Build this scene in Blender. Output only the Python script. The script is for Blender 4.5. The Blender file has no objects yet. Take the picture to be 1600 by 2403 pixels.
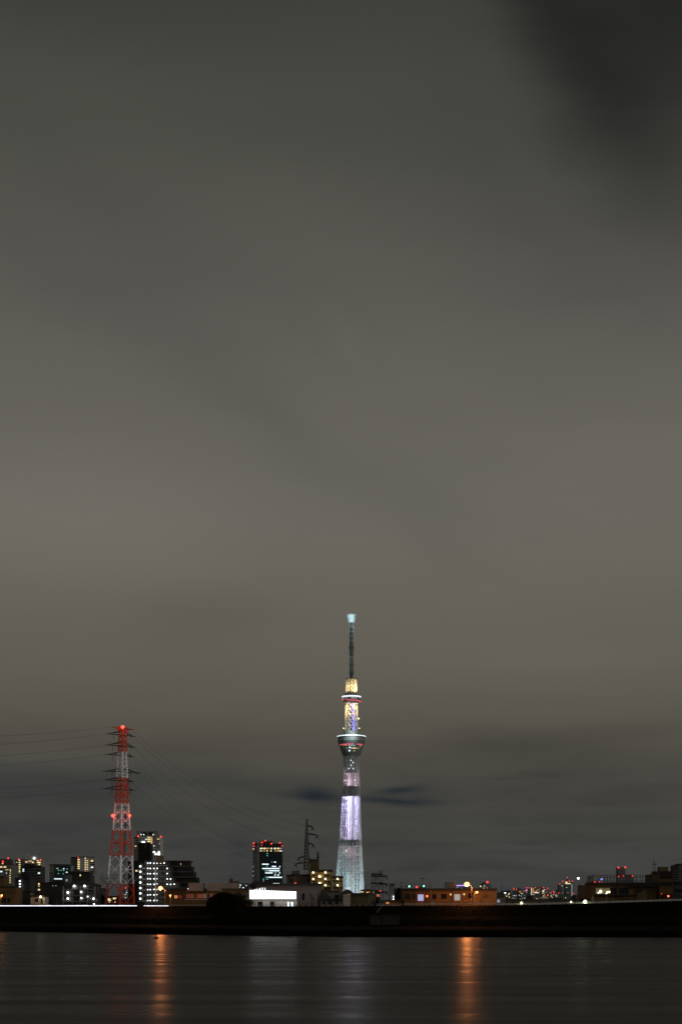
import bpy, math, random
from mathutils import Vector
rnd = random.Random(7)
R = math.radians
sc = bpy.context.scene
col = sc.collection
F, HY, CX, H = 3337.0, 2120.0, 800.0, 12.0      # focal length (px of the 1600x2403 photo), horizon row, centre column, eye height
GZ = 3.0                                        # city ground

def XX(px, Y): return (px - CX) / F * Y
def ZZ(py, Y): return H + (HY - py) / F * Y
def lerp(tab, x):
    if x <= tab[0][0]: return tab[0][1]
    for (a, b), (c, d) in zip(tab, tab[1:]):
        if x <= c: return b + (d - b) * (x - a) / (c - a)
    return tab[-1][1]
def s2l(c): return tuple((v / 255 / 12.92) if v / 255 <= .04045 else ((v / 255 + .055) / 1.055) ** 2.4 for v in c)

# ------------------------------------------------------------------ materials
def mat(name, c, rough=.8, metal=0, var=.25, scale=.6, emit=None, es=0, sample=True, bump=0.0, stretch=(1, 1, 1), ior=None):
    m = bpy.data.materials.new(name); m.use_nodes = True
    nt = m.node_tree; b = nt.nodes['Principled BSDF']
    b.inputs['Roughness'].default_value = rough; b.inputs['Metallic'].default_value = metal
    if name in DULL: b.inputs['Specular IOR Level'].default_value = .03
    if ior: b.inputs['IOR'].default_value = ior
    tc = nt.nodes.new('ShaderNodeTexCoord'); mp = nt.nodes.new('ShaderNodeMapping')
    mp.inputs['Scale'].default_value = stretch
    nz = nt.nodes.new('ShaderNodeTexNoise'); nz.inputs['Scale'].default_value = scale; nz.inputs['Detail'].default_value = 5
    nt.links.new(tc.outputs['Object'], mp.inputs[0]); nt.links.new(mp.outputs[0], nz.inputs['Vector'])
    rp = nt.nodes.new('ShaderNodeValToRGB')
    rp.color_ramp.elements[0].position = .3; rp.color_ramp.elements[1].position = .7
    rp.color_ramp.elements[0].color = (*[v * (1 - var) for v in c], 1)
    rp.color_ramp.elements[1].color = (*[min(1, v * (1 + var)) for v in c], 1)
    nt.links.new(nz.outputs['Fac'], rp.inputs[0]); nt.links.new(rp.outputs[0], b.inputs['Base Color'])
    if bump:
        bp = nt.nodes.new('ShaderNodeBump'); bp.inputs['Strength'].default_value = bump; bp.inputs['Distance'].default_value = .3
        nt.links.new(nz.outputs['Fac'], bp.inputs['Height']); nt.links.new(bp.outputs[0], b.inputs['Normal'])
    if emit:
        b.inputs['Emission Color'].default_value = (*emit, 1); b.inputs['Emission Strength'].default_value = es
        m.cycles.emission_sampling = 'AUTO' if sample else 'NONE'
    return m
M = {}
DULL = ('grass', 'revetment_stone', 'leaf', 'bark')
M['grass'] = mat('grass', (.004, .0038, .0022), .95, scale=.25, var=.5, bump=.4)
M['earth'] = mat('city_ground', (.03, .029, .027), .9, scale=.02)
M['asphalt'] = mat('asphalt', (.05, .05, .052), .85, scale=.8)
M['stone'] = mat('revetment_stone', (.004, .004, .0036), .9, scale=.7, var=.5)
M['paint'] = mat('white_paint', (.75, .75, .72), .6, scale=1)
M['red'] = mat('pylon_red', (.62, .06, .018), .55, scale=.5, var=.2)
M['white'] = mat('pylon_white', (.8, .8, .8), .55, scale=.5, var=.12)
M['steel'] = mat('galvanised_steel', (.16, .16, .16), .5, .3, scale=.5)
M['dsteel'] = mat('dark_steel', (.03, .028, .025), .6, .2)
M['wire'] = mat('wire', (.02, .02, .02), .6)
M['concrete'] = mat('concrete', (.24, .235, .22), .85, scale=.12, var=.2)
M['lconcrete'] = mat('pale_concrete', (.5, .48, .46), .85, scale=.1, var=.18)
M['dconcrete'] = mat('dark_concrete', (.07, .07, .065), .85, scale=.12, var=.3)
M['black'] = mat('black_surface', (.012, .012, .013), .6)
M['brown'] = mat('brown_tile', (.14, .1, .05), .8, scale=.2)
M['rust'] = mat('ochre_render', (.2, .12, .05), .85, scale=.15, var=.25)
M['rust2'] = mat('orange_render', (.3, .17, .06), .85, scale=.15, var=.25)
M['wtile'] = mat('white_tile', (.72, .69, .64), .8, scale=.1, var=.1)
M['yellow'] = mat('yellow_render', (.42, .35, .17), .85, scale=.15)
M['ochre'] = mat('tan_render', (.12, .09, .035), .85, scale=.15)
M['green'] = mat('green_sheet', (.09, .1, .05), .7, scale=.2)
M['cream'] = mat('cream_render', (.5, .46, .38), .85, scale=.15)
M['warehouse'] = mat('warehouse_cladding', (.2, .19, .185), .7, scale=.08, var=.12)
M['glass'] = mat('dark_glass', (.012, .017, .022), .12, 0, ior=1.5)
M['tglass'] = mat('tower_glass', (.02, .035, .045), .2, ior=1.5)
M['roof'] = mat('roof', (.05, .048, .045), .8, scale=.3)
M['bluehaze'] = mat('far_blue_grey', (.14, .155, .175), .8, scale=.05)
M['sky_steel'] = mat('tower_white_steel', (.72, .74, .76), .45, .0, scale=.1, var=.08)
M['core'] = mat('core_concrete', (.8, .78, .78), .8, scale=.1, var=.08)
M['mastm'] = mat('mast_metal', (.07, .11, .12), .5, scale=.3)
M['core_low_dimmed'] = mat('core_low_dimmed', (.34, .3, .3), .8, scale=.1, var=.1)  # darker copy of the core concrete, dims the floodlight by colour
M['deck'] = mat('deck_metal', (.32, .37, .36), .5, 0, scale=.2, var=.12)
M['leaf'] = mat('leaf', (.014, .018, .008), .8, scale=.4, var=.5)
M['bark'] = mat('bark', (.03, .024, .018), .9, scale=2)
M['tin'] = mat('tin', (.016, .016, .015), .6)
def em(name, c, s, sample=False): M[name] = mat(name, c, .5, emit=c, es=s, sample=sample, var=.05)
em('warm', (1, .72, .32), 1.15); em('warm2', (1, .6, .18), .55); em('cool', (.75, .92, 1), 1.2); em('cooldim', (.55, .8, .75), .35)
em('yel', (1, .8, .38), 1.0); em('teal', (.2, .85, .7), .45); em('orangew', (1, .38, .12), .6); em('dimwin', (.35, .32, .2), .12)
em('redl', (1, .05, .03), 2.2); em('redbig', (1, .06, .035), 4); em('sodium', (1, .36, .1), 5.5); em('whitel', (.9, .95, 1), 4.5)
em('whitem', (.9, .96, 1), 2.6)
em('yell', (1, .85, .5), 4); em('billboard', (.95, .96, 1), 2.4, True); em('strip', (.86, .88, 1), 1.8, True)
em('greenl', (.25, 1, .7), 2.2); em('redsig', (1, .14, .06), 3); em('greenflood', (.8, 1, .5), 6); em('bluesign', (.05, .25, 1), 2)
em('purple', (.55, .25, 1), 1.6); em('skyring', (.85, .93, 1), 1.2); em('skypink', (1, .12, .2), .75); em('skyblue', (.12, .1, 1), .95)
em('skywin', (1, .9, .7), .7); em('lav', (.42, .45, .75), .75); em('greywin', (.42, .47, .5), .55); em('sred', (.8, .02, .01), 1.5)
em('dimred', (.35, .07, .05), .22); em('housewall', (.9, .75, .5), .35)

# ------------------------------------------------------------------ mesh builder
class MB:
    def __init__(s): s.v = []; s.f = []
    def quad(s, a, b, c, d):
        n = len(s.v); s.v += [a, b, c, d]; s.f.append((n, n + 1, n + 2, n + 3)); return s
    def tri(s, a, b, c):
        n = len(s.v); s.v += [a, b, c]; s.f.append((n, n + 1, n + 2)); return s
    def prism(s, pts, z0, z1, tops=None):
        n = len(s.v); k = len(pts)
        s.v += [(x, y, z0) for x, y in pts] + [(x, y, (tops[i] if tops else z1)) for i, (x, y) in enumerate(pts)]
        for i in range(k):
            j = (i + 1) % k; s.f.append((n + i, n + j, n + k + j, n + k + i))
        s.f.append(tuple(n + i for i in reversed(range(k)))); s.f.append(tuple(n + k + i for i in range(k)))
        return s
    def box(s, x0, x1, y0, y1, z0, z1): return s.prism([(x0, y0), (x1, y0), (x1, y1), (x0, y1)], z0, z1)
    def bar(s, p, q, r, r2=None, n=5):
        p = Vector(p); q = Vector(q); d = q - p
        if d.length < 1e-6: return s
        d.normalize(); u = d.cross(Vector((0, 0, 1)))
        if u.length < .01: u = d.cross(Vector((0, 1, 0)))
        u.normalize(); w = d.cross(u); r2 = r if r2 is None else r2
        k = len(s.v)
        for c, rr in ((p, r), (q, r2)):
            for i in range(n):
                a = 2 * math.pi * i / n; s.v.append(tuple(c + (u * math.cos(a) + w * math.sin(a)) * rr))
        for i in range(n):
            j = (i + 1) % n; s.f.append((k + i, k + j, k + n + j, k + n + i))
        s.f.append(tuple(k + i for i in reversed(range(n)))); s.f.append(tuple(k + n + i for i in range(n)))
        return s
    def lathe(s, cx, cy, prof, n=36, closed=True):
        k = len(s.v)
        for r, z in prof:
            for i in range(n):
                a = 2 * math.pi * i / n; s.v.append((cx + r * math.cos(a), cy + r * math.sin(a), z))
        for j in range(len(prof) - 1):
            for i in range(n):
                i2 = (i + 1) % n; s.f.append((k + j * n + i, k + j * n + i2, k + (j + 1) * n + i2, k + (j + 1) * n + i))
        if closed:
            s.f.append(tuple(k + i for i in reversed(range(n)))); m = k + (len(prof) - 1) * n; s.f.append(tuple(m + i for i in range(n)))
        return s
    def ball(s, c, r, n=10, sq=1.0):
        m = n // 2
        prof = [(max(.001, r * math.sin(math.pi * j / m)), c[2] - r * sq * math.cos(math.pi * j / m)) for j in range(m + 1)]
        return s.lathe(c[0], c[1], prof, n)
W = {}
def link(o): col.objects.link(o); return o
def part(parent, name, mb, m, label=None, smooth=False):
    off = W[parent] if parent is not None else Vector((0, 0, 0))
    me = bpy.data.meshes.new(name); me.from_pydata([(v[0] - off.x, v[1] - off.y, v[2] - off.z) for v in mb.v], [], mb.f)
    for k in (m if isinstance(m, (list, tuple)) else [m]): me.materials.append(M[k])
    if smooth:
        for p in me.polygons: p.use_smooth = True
    me.update()
    o = link(bpy.data.objects.new(name, me)); o.parent = parent; W[o] = off
    if label: o['label'] = label
    return o
def thing(name, label, cat, x, y, z, group=None):
    o = link(bpy.data.objects.new(name, None)); o.location = (x, y, z); o.empty_display_size = 1
    o['label'] = label; o['category'] = cat
    if group: o['group'] = group
    W[o] = Vector((x, y, z)); return o
def single(name, label, cat, mb, m, group=None, kind=None, smooth=False):
    c = Vector((sum(v[0] for v in mb.v) / len(mb.v), sum(v[1] for v in mb.v) / len(mb.v), min(v[2] for v in mb.v)))
    W['tmp'] = c
    me = bpy.data.meshes.new(name); me.from_pydata([(v[0] - c.x, v[1] - c.y, v[2] - c.z) for v in mb.v], [], mb.f)
    for k in (m if isinstance(m, (list, tuple)) else [m]): me.materials.append(M[k])
    if smooth:
        for p in me.polygons: p.use_smooth = True
    o = link(bpy.data.objects.new(name, me)); o.location = c; W[o] = c
    if kind: o['kind'] = kind
    if label: o['label'] = label
    if cat: o['category'] = cat
    if group: o['group'] = group
    return o
def light(parent, kind, loc, power, c, radius=.3, aim=None, cone=60, blend=.6, name='lamp_light'):
    l = bpy.data.lights.new(name, kind); l.energy = power; l.color = c; l.shadow_soft_size = radius
    o = link(bpy.data.objects.new(name, l)); off = W[parent] if parent is not None else Vector((0, 0, 0))
    o.location = Vector(loc) - off; o.parent = parent
    if kind == 'SPOT':
        l.spot_size = R(cone); l.spot_blend = blend
        o.rotation_euler = (Vector(aim) - Vector(loc)).to_track_quat('-Z', 'Y').to_euler()
    return o

# ------------------------------------------------------------------ buildings
class Bld:
    """a building whose front runs left to right through fp = [(px, Y), ...]"""
    def __init__(s, name, label, cat, fp, top, m, depth=18, group=None, base=GZ, roof='roof', parapet=.9, wallname='wall'):
        s.fp = [(XX(p, y), y) for p, y in fp]; s.Y = min(y for _, y in s.fp)
        s.top = ZZ(top, s.Y); s.depth = depth
        cx = sum(x for x, _ in s.fp) / len(s.fp)
        s.o = thing(name, label, cat, cx, s.Y + depth / 2, base, group)
        back = [(s.fp[-1][0], s.fp[-1][1] + depth), (s.fp[0][0], s.fp[0][1] + depth)]
        s.poly = s.fp + back
        s.wall = part(s.o, wallname, MB().prism(s.poly, base - .5, s.top), m)
        if roof:
            e = .35
            xs = [p[0] for p in s.poly]
            mb = MB()
            pts = s.fp
            for (a, b), (c, d) in zip(pts, pts[1:]):
                n = Vector((d - b, -(c - a))); n.normalize()
                mb.prism([(a + n.x * .3, b + n.y * .3), (c + n.x * .3, d + n.y * .3), (c - n.x * .3, d - n.y * .3), (a - n.x * .3, b - n.y * .3)], s.top - .1, s.top + parapet)
            mb.box(min(xs) + e, max(xs) - e, max(y for _, y in s.fp) + e, s.Y + depth - e, s.top + .003, s.top + parapet * .5)
            s.roof = part(s.o, 'roof', mb, roof)
    def at(s, seg, px):
        (ax, ay), (bx, by) = s.fp[seg], s.fp[seg + 1]; k = (px - CX) / F
        t = (k * ay - ax) / ((bx - ax) - k * (by - ay)); return (ax + t * (bx - ax), ay + t * (by - ay))
    def norm(s, seg):
        (a, b), (c, d) = s.fp[seg], s.fp[seg + 1]; n = Vector((d - b, -(c - a))); n.normalize(); return n
    def slab(s, seg, x0, x1, y0, y1, proud, inn=.2):
        a = s.at(seg, x0); b = s.at(seg, x1); n = s.norm(seg); ym = (a[1] + b[1]) / 2
        return MB().prism([(a[0] + n.x * proud, a[1] + n.y * proud), (b[0] + n.x * proud, b[1] + n.y * proud),
                           (b[0] - n.x * inn, b[1] - n.y * inn), (a[0] - n.x * inn, a[1] - n.y * inn)], ZZ(y1, ym), ZZ(y0, ym))
    def win(s, seg, x0, x1, y0, y1, m, name='window', proud=.12, frame=None, mull=1):
        if frame:
            w = .55
            ws = s.slab(seg, x0 - w, x1 + w, y0 - w, y0, proud + .12); fr = MB()
            for q in (ws, s.slab(seg, x0 - w, x1 + w, y1, y1 + w, proud + .16), s.slab(seg, x0 - w, x0, y0, y1, proud + .1), s.slab(seg, x1, x1 + w, y0, y1, proud + .1)):
                n = len(fr.v); fr.v += q.v; fr.f += [tuple(i + n for i in f) for f in q.f]
            for i in range(1, mull + 1):
                xm = x0 + (x1 - x0) * i / (mull + 1)
                q = s.slab(seg, xm - .2, xm + .2, y0, y1, proud + .06); n = len(fr.v); fr.v += q.v; fr.f += [tuple(i + n for i in f) for f in q.f]
            fo = part(s.o, name, fr, frame)
            part(fo, 'pane', s.slab(seg, x0, x1, y0, y1, proud), m); return fo
        return part(s.o, name, s.slab(seg, x0, x1, y0, y1, proud), m)
    def band(s, seg, x0, x1, y, th, m, proud=1.0, name='balcony'):
        return part(s.o, name, s.slab(seg, x0, x1, y, y + th, proud), m)
    def lamp(s, seg, px, py, r, m, name='lamp', out=.9):
        a = s.at(seg, px); n = s.norm(seg); y = a[1] + n.y * out
        c = (a[0] + n.x * out, y, ZZ(py, y))
        return part(s.o, name, MB().ball(c, r, 8), m)
    def block(s, x0, x1, top, m, name='roof_block', dy=4, depth=8, low=None):
        y = s.Y + dy
        z0 = ZZ(low, y) if low else s.top - .3
        return part(s.o, name, MB().box(XX(x0, y), XX(x1, y), y, y + depth, z0, ZZ(top, y)), m)
    def red(s, px, py, r=None, dy=.5, m='redl'):
        y = s.Y + dy; r = r or max(.5, s.Y * .0006)
        z = ZZ(py, y); z0 = min(s.top, z - .3)
        mb = MB().ball((XX(px, y), y, z), r, 8)
        st = MB().bar((XX(px, y), y, z0 - .2), (XX(px, y), y, z), .12)
        p = part(s.o, 'aircraft_light', mb, m); part(p, 'mast', st, 'dsteel'); return p
    def mast(s, px, top, r=.15, low=None, name='antenna', cross=None):
        y = s.Y + 5; x = XX(px, y)
        mb = MB().bar((x, y, s.top - .2 if low is None else ZZ(low, y)), (x, y, ZZ(top, y)), r)
        for (dy_, w) in (cross or []): mb.bar((x - w, y, ZZ(dy_, y)), (x + w, y, ZZ(dy_, y)), r * .7)
        return part(s.o, name, mb, 'dsteel')
    def floors(s, seg, x0, x1, y0, y1, step, bandm, bays, lit, pal, th=.35, proud=.9, wh=.5, dark='glass', darkp=0.0):
        """balcony bands one per floor, lit windows between them"""
        y = y0; nwin = 0
        while y < y1:
            if bandm: s.band(seg, x0, x1, y, step * th, bandm, proud)
            bw = (x1 - x0) / bays
            for i in range(bays):
                q = rnd.random()
                if q < lit: mm = rnd.choice(pal)
                elif q < lit + darkp: mm = dark
                else: continue
                if nwin > 90: continue
                nwin += 1
                s.win(seg, x0 + bw * (i + .2), x0 + bw * (i + .85), y + step * (th + .08), y + step * (th + .08 + wh), mm, proud=.15)
            y += step

PW = ['warm', 'yel', 'warm', 'cool']; PC = ['cool', 'cooldim', 'yel']
# --- left group
b = Bld('apartment_tower', 'stepped apartment tower cut by the left edge, yellow lit windows and red roof beacons', 'tower', [(-40, 1900), (27, 1890), (34, 1905)], 2029, 'concrete', 24)
b.block(-40, 25, 2016, 'dconcrete', dy=3, depth=16); b.red(7.5, 2022, 1.2); b.red(20, 2014, 1.0)
b.floors(0, -38, 26, 2031, 2100, 5.3, 'lconcrete', 7, .12, PC, darkp=.5)
for y in range(6):
    b.win(0, 23, 26, 2032 + y * 5.3 + 10, 2035 + y * 5.3 + 10, 'yel')
for (x, y) in ((2, 2027), (7, 2027), (15, 2042), (19, 2042), (25, 2042), (16, 2048)): b.win(0, x - 1.5, x + 1.5, y - 1.4, y + 1.4, 'yel' if y < 2045 else 'cool', proud=.25)
b = Bld('apartment_tower', 'stepped pale high-rise with three red beacons and a bright white roof lamp', 'tower', [(37, 1960), (58, 1940), (97, 1950)], 2018, 'lconcrete', 24)
b.block(60, 88, 2008, 'lconcrete', dy=4, depth=14); b.red(45, 2017, 1.05); b.red(66.5, 2009, .8, dy=5); b.red(96, 2018, 1.1); b.red(81, 2014, 1.5, dy=3, m='whitem')
b.floors(0, 38, 57, 2020, 2064, 5.2, 'concrete', 4, .1, PC, darkp=.4)
b.floors(1, 59, 97, 2020, 2064, 5.2, 'concrete', 7, .12, PW, darkp=.4)
for y in (2019, 2024, 2029, 2034, 2038, 2044, 2047): b.win(0, 45.5, 48.5, y - 1.3, y + 1.5, 'yel', proud=.3)
for (x, y, w) in ((63, 2022, 2.5), (72, 2021, 4), (76, 2027, 2), (92, 2024, 4), (89, 2020, 2.4), (93, 2028, 1.8), (93.5, 2045, 2), (93.5, 2051, 2), (93, 2057, 2), (87, 2033, 1)): b.win(1, x - w, x + w, y - 1.5, y + 1.5, 'yel', proud=.3)
b = Bld('apartment_block', 'dark mid-rise with lit stair landings in front of the stepped pale high-rise', 'building', [(52, 1300), (97, 1290)], 2034, 'dconcrete', 18)
b.block(58, 79, 2027, 'black', dy=1, depth=10)
b.floors(0, 66, 96, 2038, 2090, 6.5, 'concrete', 4, .15, PC, darkp=.2)
for y in (2040, 2044): b.win(0, 54, 57.5, y - 1.2, y + 1.2, 'cool')
for y in (2072, 2075, 2079): b.win(0, 91, 94, y - 1.5, y + 1.5, 'warm', proud=.3)
b = Bld('apartment_block', 'low dark block with a column of five white landing lamps', 'building', [(36, 1000), (72, 985)], 2062, 'dconcrete', 16)
b.block(53, 66, 2050, 'black', dy=3, depth=8)
for y in (2067.5, 2074.5, 2081.5, 2088, 2095): b.lamp(0, 50, y, .62, 'whitem')
b = Bld('office_building', 'dark glass office block with a few green-white windows, left of the balconied tower', 'building', [(117, 1800), (128, 1780), (166, 1800)], 2029, 'tglass', 24)
b.floors(0, 118, 127, 2034, 2072, 4, 'concrete', 2, .0, PC)
for i in range(9): b.band(1, 128, 165.5, 2033 + i * 4.2, .9, 'dsteel', .3, name='spandrel')
for (x, y, w, m) in ((137, 2062.4, 9, 'cool'), (160, 2047, 4.6, 'cool'), (135, 2038, 2.4, 'cooldim'), (150, 2038.6, 1.2, 'cool'), (138, 2042.3, 1, 'teal'), (144, 2042.3, 1, 'teal'), (150, 2042.4, 1, 'teal'), (137.5, 2050, 1, 'teal'), (149, 2050.5, 1, 'teal'), (158, 2039, 1, 'cooldim')):
    b.win(1, x - w, x + w, y - 1.1, y + 1.1, m, proud=.5)
b = Bld('apartment_tower', 'tall tower with balconied wings and columns of yellow landings, left of the pylon', 'tower', [(167, 1950), (188, 1935), (213, 1935), (222, 1950)], 2012, 'lconcrete', 24)
b.block(188, 213, 2007, 'lconcrete', dy=0.5, depth=14); b.mast(199, 2004); b.red(184, 2013, .8)
b.floors(0, 167.5, 187, 2013, 2050, 5.2, 'black', 3, .04, PC, th=.5)
b.floors(2, 213.5, 222, 2017, 2075, 5.2, 'black', 1, .1, PC, th=.5)
for y in (2017.5, 2023, 2028, 2033, 2038): b.win(0, 184.6, 187.6, y - 1.3, y + 1.3, 'yel', proud=1.3)
for y in (2014, 2019.5, 2024.6, 2029.8, 2035, 2040, 2045):
    b.win(1, 199.6, 202.6, y - 1.2, y + 1.2, 'yel'); (y > 2016) and b.win(1, 204.6, 207.4, y - 1, y + 1, 'yel')
for (y, m) in ((2020, 'yel'), (2035, 'cool'), (2065.6, 'yel'), (2070, 'yel')): b.win(2, 213.8, 217, y - 1.7, y + 1.7, m, proud=1.4)
b = Bld('apartment_block', 'dark slab with sloping left roof in front of the balconied tower', 'building', [(160, 1100), (211, 1090)], 2047, 'dconcrete', 18)
b.win(0, 188, 190.5, 2052, 2056, 'warm'); b.block(176, 196, 2045, 'roof', dy=3)
b = Bld('house', 'narrow grey gabled house beside the dark slab', 'house', [(150, 1000), (161, 1000)], 2053, 'bluehaze', 14)
b.win(0, 155.5, 159, 2063, 2068, 'greywin')
b = Bld('house', 'rust brown building lit by the sodium lamp at the left edge', 'building', [(-60, 770), (38, 765)], 2083, 'rust', 16)
for x in (-20, 3, 10, 20): b.win(0, x, x + 4, 2108, 2117, 'glass', frame='dsteel')
b.band(0, -60, 38, 2092, 1.5, 'brown', .5, name='cornice')
b = Bld('house', 'dark house with tiled roof above the rust brown building', 'house', [(-40, 840), (10, 838)], 2060, 'rust', 14)
b = Bld('house', 'small cream house with a lit porch lamp beside the levee road', 'house', [(73, 745), (106, 742)], 2105, 'cream', 9)
b.win(0, 84, 90, 2109, 2115, 'glass', frame='dsteel'); b.win(0, 96.5, 101, 2109, 2121, 'glass', name='door'); b.lamp(0, 98, 2104.3, .55, 'yell')
light(b.o, 'POINT', (XX(96, 738.5), 738.5, ZZ(2106, 738.5)), 250, (1, .8, .5), .4)
b = Bld('warehouse', 'long dark low building between the cream house and the balcony-lit apartments', 'building', [(95, 800), (152, 795)], 2074, 'dconcrete', 20)
for (x, y) in ((125, 2078.6), (132, 2078.6)): b.win(0, x - 1.2, x + 1.2, y - .8, y + .8, 'cooldim')
b.win(0, 111.5, 115, 2109.5, 2114.5, 'greywin', frame='dsteel'); b.block(115, 140, 2069, 'black', dy=3)
b = Bld('workshop', 'dark shed with shallow roof left of the cream house', 'building', [(38, 790), (74, 788)], 2094, 'dconcrete', 16)
b.win(0, 72, 79, 2097, 2099, 'dimwin')
# balcony-lit apartment with hip roof
b = Bld('apartment_building', 'four-storey dark apartment house with hipped roof and glaring white balcony lamps', 'building', [(146, 760), (226, 752)], 2077, 'dconcrete', 16, roof=None)
z = b.top; (x0, y0), (x1, y1) = b.fp
part(b.o, 'roof', MB().tri((x0 - 1, y0 - 1, z), (x1 + 1, y1 - 1, z), ((x0 + x1) / 2, y0 + 8, z + 3)).tri((x1 + 1, y1 - 1, z), (x1 + 1, y1 + 17, z), ((x0 + x1) / 2, y0 + 8, z + 3)).tri((x1 + 1, y1 + 17, z), (x0 - 1, y0 + 17, z), ((x0 + x1) / 2, y0 + 8, z + 3)).tri((x0 - 1, y0 + 17, z), (x0 - 1, y0 - 1, z), ((x0 + x1) / 2, y0 + 8, z + 3)), 'roof')
for y in (2086, 2100.5, 2114.5): b.band(0, 150, 225, y, 2.4, 'concrete', 1.3)
for x in (150, 172, 190, 207, 224): b.win(0, x, x + 1.2, 2080, 2121, 'concrete', name='balcony_divider', proud=1.2)
for (x, y, w) in ((177, 2079, 1), (201, 2079, 1), (162, 2094, 1), (193.5, 2093, .8), (162, 2108.5, .9), (194, 2107.5, .7), (223, 2109, 1.1), (223.5, 2121.5, .7), (208.5, 2103.5, .6)):
    b.lamp(0, x, y, .45 * w + .12, 'whitel'); w > .85 and light(b.o, 'POINT', (b.at(0, x)[0], b.at(0, x)[1] - 1.6, ZZ(y + 1, 750)), 14, (.95, .97, 1), .3); b.win(0, x - 5, x - .8, y + .8, y + 6, 'glass', frame='lconcrete'); b.win(0, x + .8, x + 4.5, y + 1, y + 6, 'glass', frame='lconcrete')
for i in range(3): b.band(0, 212, 225, 2094 + i * 5, .7, 'paint', 1.5, name='railing')
b = Bld('house', 'small far grey house with two yellow windows left of the pylon', 'house', [(230, 1200), (249, 1195)], 2087, 'concrete', 14)
b.win(0, 233.5, 236.5, 2091, 2096, 'yel'); b.win(0, 233.5, 236.5, 2098, 2101, 'yel')
b = Bld('house', 'low house with warm lit windows seen through the pylon legs', 'house', [(252, 830), (276, 828)], 2106, 'brown', 12)
for (x, y, w, h_) in ((258, 2111, 4, 3), (270, 2108, 4, 2.5), (258, 2117, 1.5, 1.5), (270.5, 2117, 1.5, 1.8)): b.win(0, x - w, x + w, y - h_, y + h_, 'yel', frame='dsteel')
b = Bld('apartment_tower', 'slim distant tower with a red beacon seen between the pylon legs', 'tower', [(290, 2600), (300, 2600)], 2086, 'lconcrete', 20)
b.red(295, 2084, 1.4); b.floors(0, 291, 299, 2088, 2106, 4, 'bluehaze', 3, .4, PC)
# tall white high-rise
b = Bld('apartment_tower', 'tallest white apartment tower with glowing yellow lift column and two red beacons', 'tower', [(316, 1965), (327, 1930), (377, 1940)], 1963, 'wtile', 30)
b.block(321, 368, 1950, 'concrete', dy=4, depth=18, name='roof_screen'); b.block(333, 345, 1953, 'black', dy=3.6, depth=1, low=1960, name='louvre'); b.block(349, 361, 1953, 'black', dy=3.6, depth=1, low=1960, name='louvre')
b.red(325, 1962.5, 1.2); b.red(378, 1963.5, 1.2); 
for x in (331.5, 338, 360): b.red(x, 1958.5, .6, dy=2, m='whitem')
b.floors(0, 316.5, 326, 1966, 2025, 5.2, 'dconcrete', 2, .12, ['yel', 'dimwin'], th=.45)
b.floors(1, 328, 345, 1966, 1980, 5.2, 'concrete', 4, .1, PC, th=.4, darkp=.4)
b.floors(1, 360, 376, 1966, 2020, 5.2, 'concrete', 5, .04, PC, th=.4, darkp=.55, wh=.4)
y = 1963
while y < 2022:
    b.win(1, 346.5, 353, y, y + 2.4, 'yel', name='lit_landing'); b.win(1, 354.2, 357.6, y - .2, y + 4.4, 'warm2', name='lift_window'); y += 5.1
for (x, y) in ((334.5, 1978), (339, 1977.5), (361.5, 1999.5), (373, 1999.5), (365.5, 2004.3), (371, 2004.3), (374, 2004.3)): b.lamp(1, x, y, 1.3, 'whitem', out=.6)
for x in (370, 373.8): b.win(1, x - 1, x + 1, 1968, 1970, 'yel', proud=.3)
# black tower with emblem
b = Bld('sign_tower', 'black windowless slab with a pale ring emblem, in front of the white tower', 'building', [(325, 1000), (353, 995)], 1980, 'black', 14)
y_ = 996.6
def P3(px, py, Y): return (XX(px, Y), Y, ZZ(py, Y))
mb = MB(); n = 20
for i in range(n):
    a0 = R(-55 + 290 * i / n); a1 = R(-55 + 290 * (i + 1) / n)
    mb.bar(P3(343 + 3 * math.cos(a0), 1985.6 - 3 * math.sin(a0), y_), P3(343 + 3 * math.cos(a1), 1985.6 - 3 * math.sin(a1), y_), .16)
mb.ball(P3(343, 1985.8, y_), .33, 8)
part(b.o, 'emblem', mb, 'concrete')
mb = MB()
for cx in (340.7, 345.2):
    for dy in (1990.8, 1992.3, 1994): mb.bar(P3(cx - 1.3, dy, y_), P3(cx + 1.3, dy, y_), .09)
    mb.bar(P3(cx, 1990.2, y_), P3(cx, 1994.4, y_), .09); mb.bar(P3(cx - 1.3, 1992, y_), P3(cx - 1.3, 1994.4, y_), .09)
part(b.o, 'lettering', mb, 'dconcrete')
b = Bld('apartment_block', 'dark building right of the pylon with one yellow window', 'building', [(301, 900), (328, 892)], 2024, 'black', 16)
b.win(0, 319, 324, 2041.5, 2045.5, 'yel', frame='dsteel'); b.win(0, 311, 313.5, 2043, 2044.5, 'cooldim'); b.mast(308, 2019)
# white-lamp apartment
b = Bld('apartment_building', 'stepped access-gallery apartment block covered in rows of cold white lamps', 'building', [(329, 812), (340, 790), (417, 800)], 2024, 'dconcrete', 14, roof=None)
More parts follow.
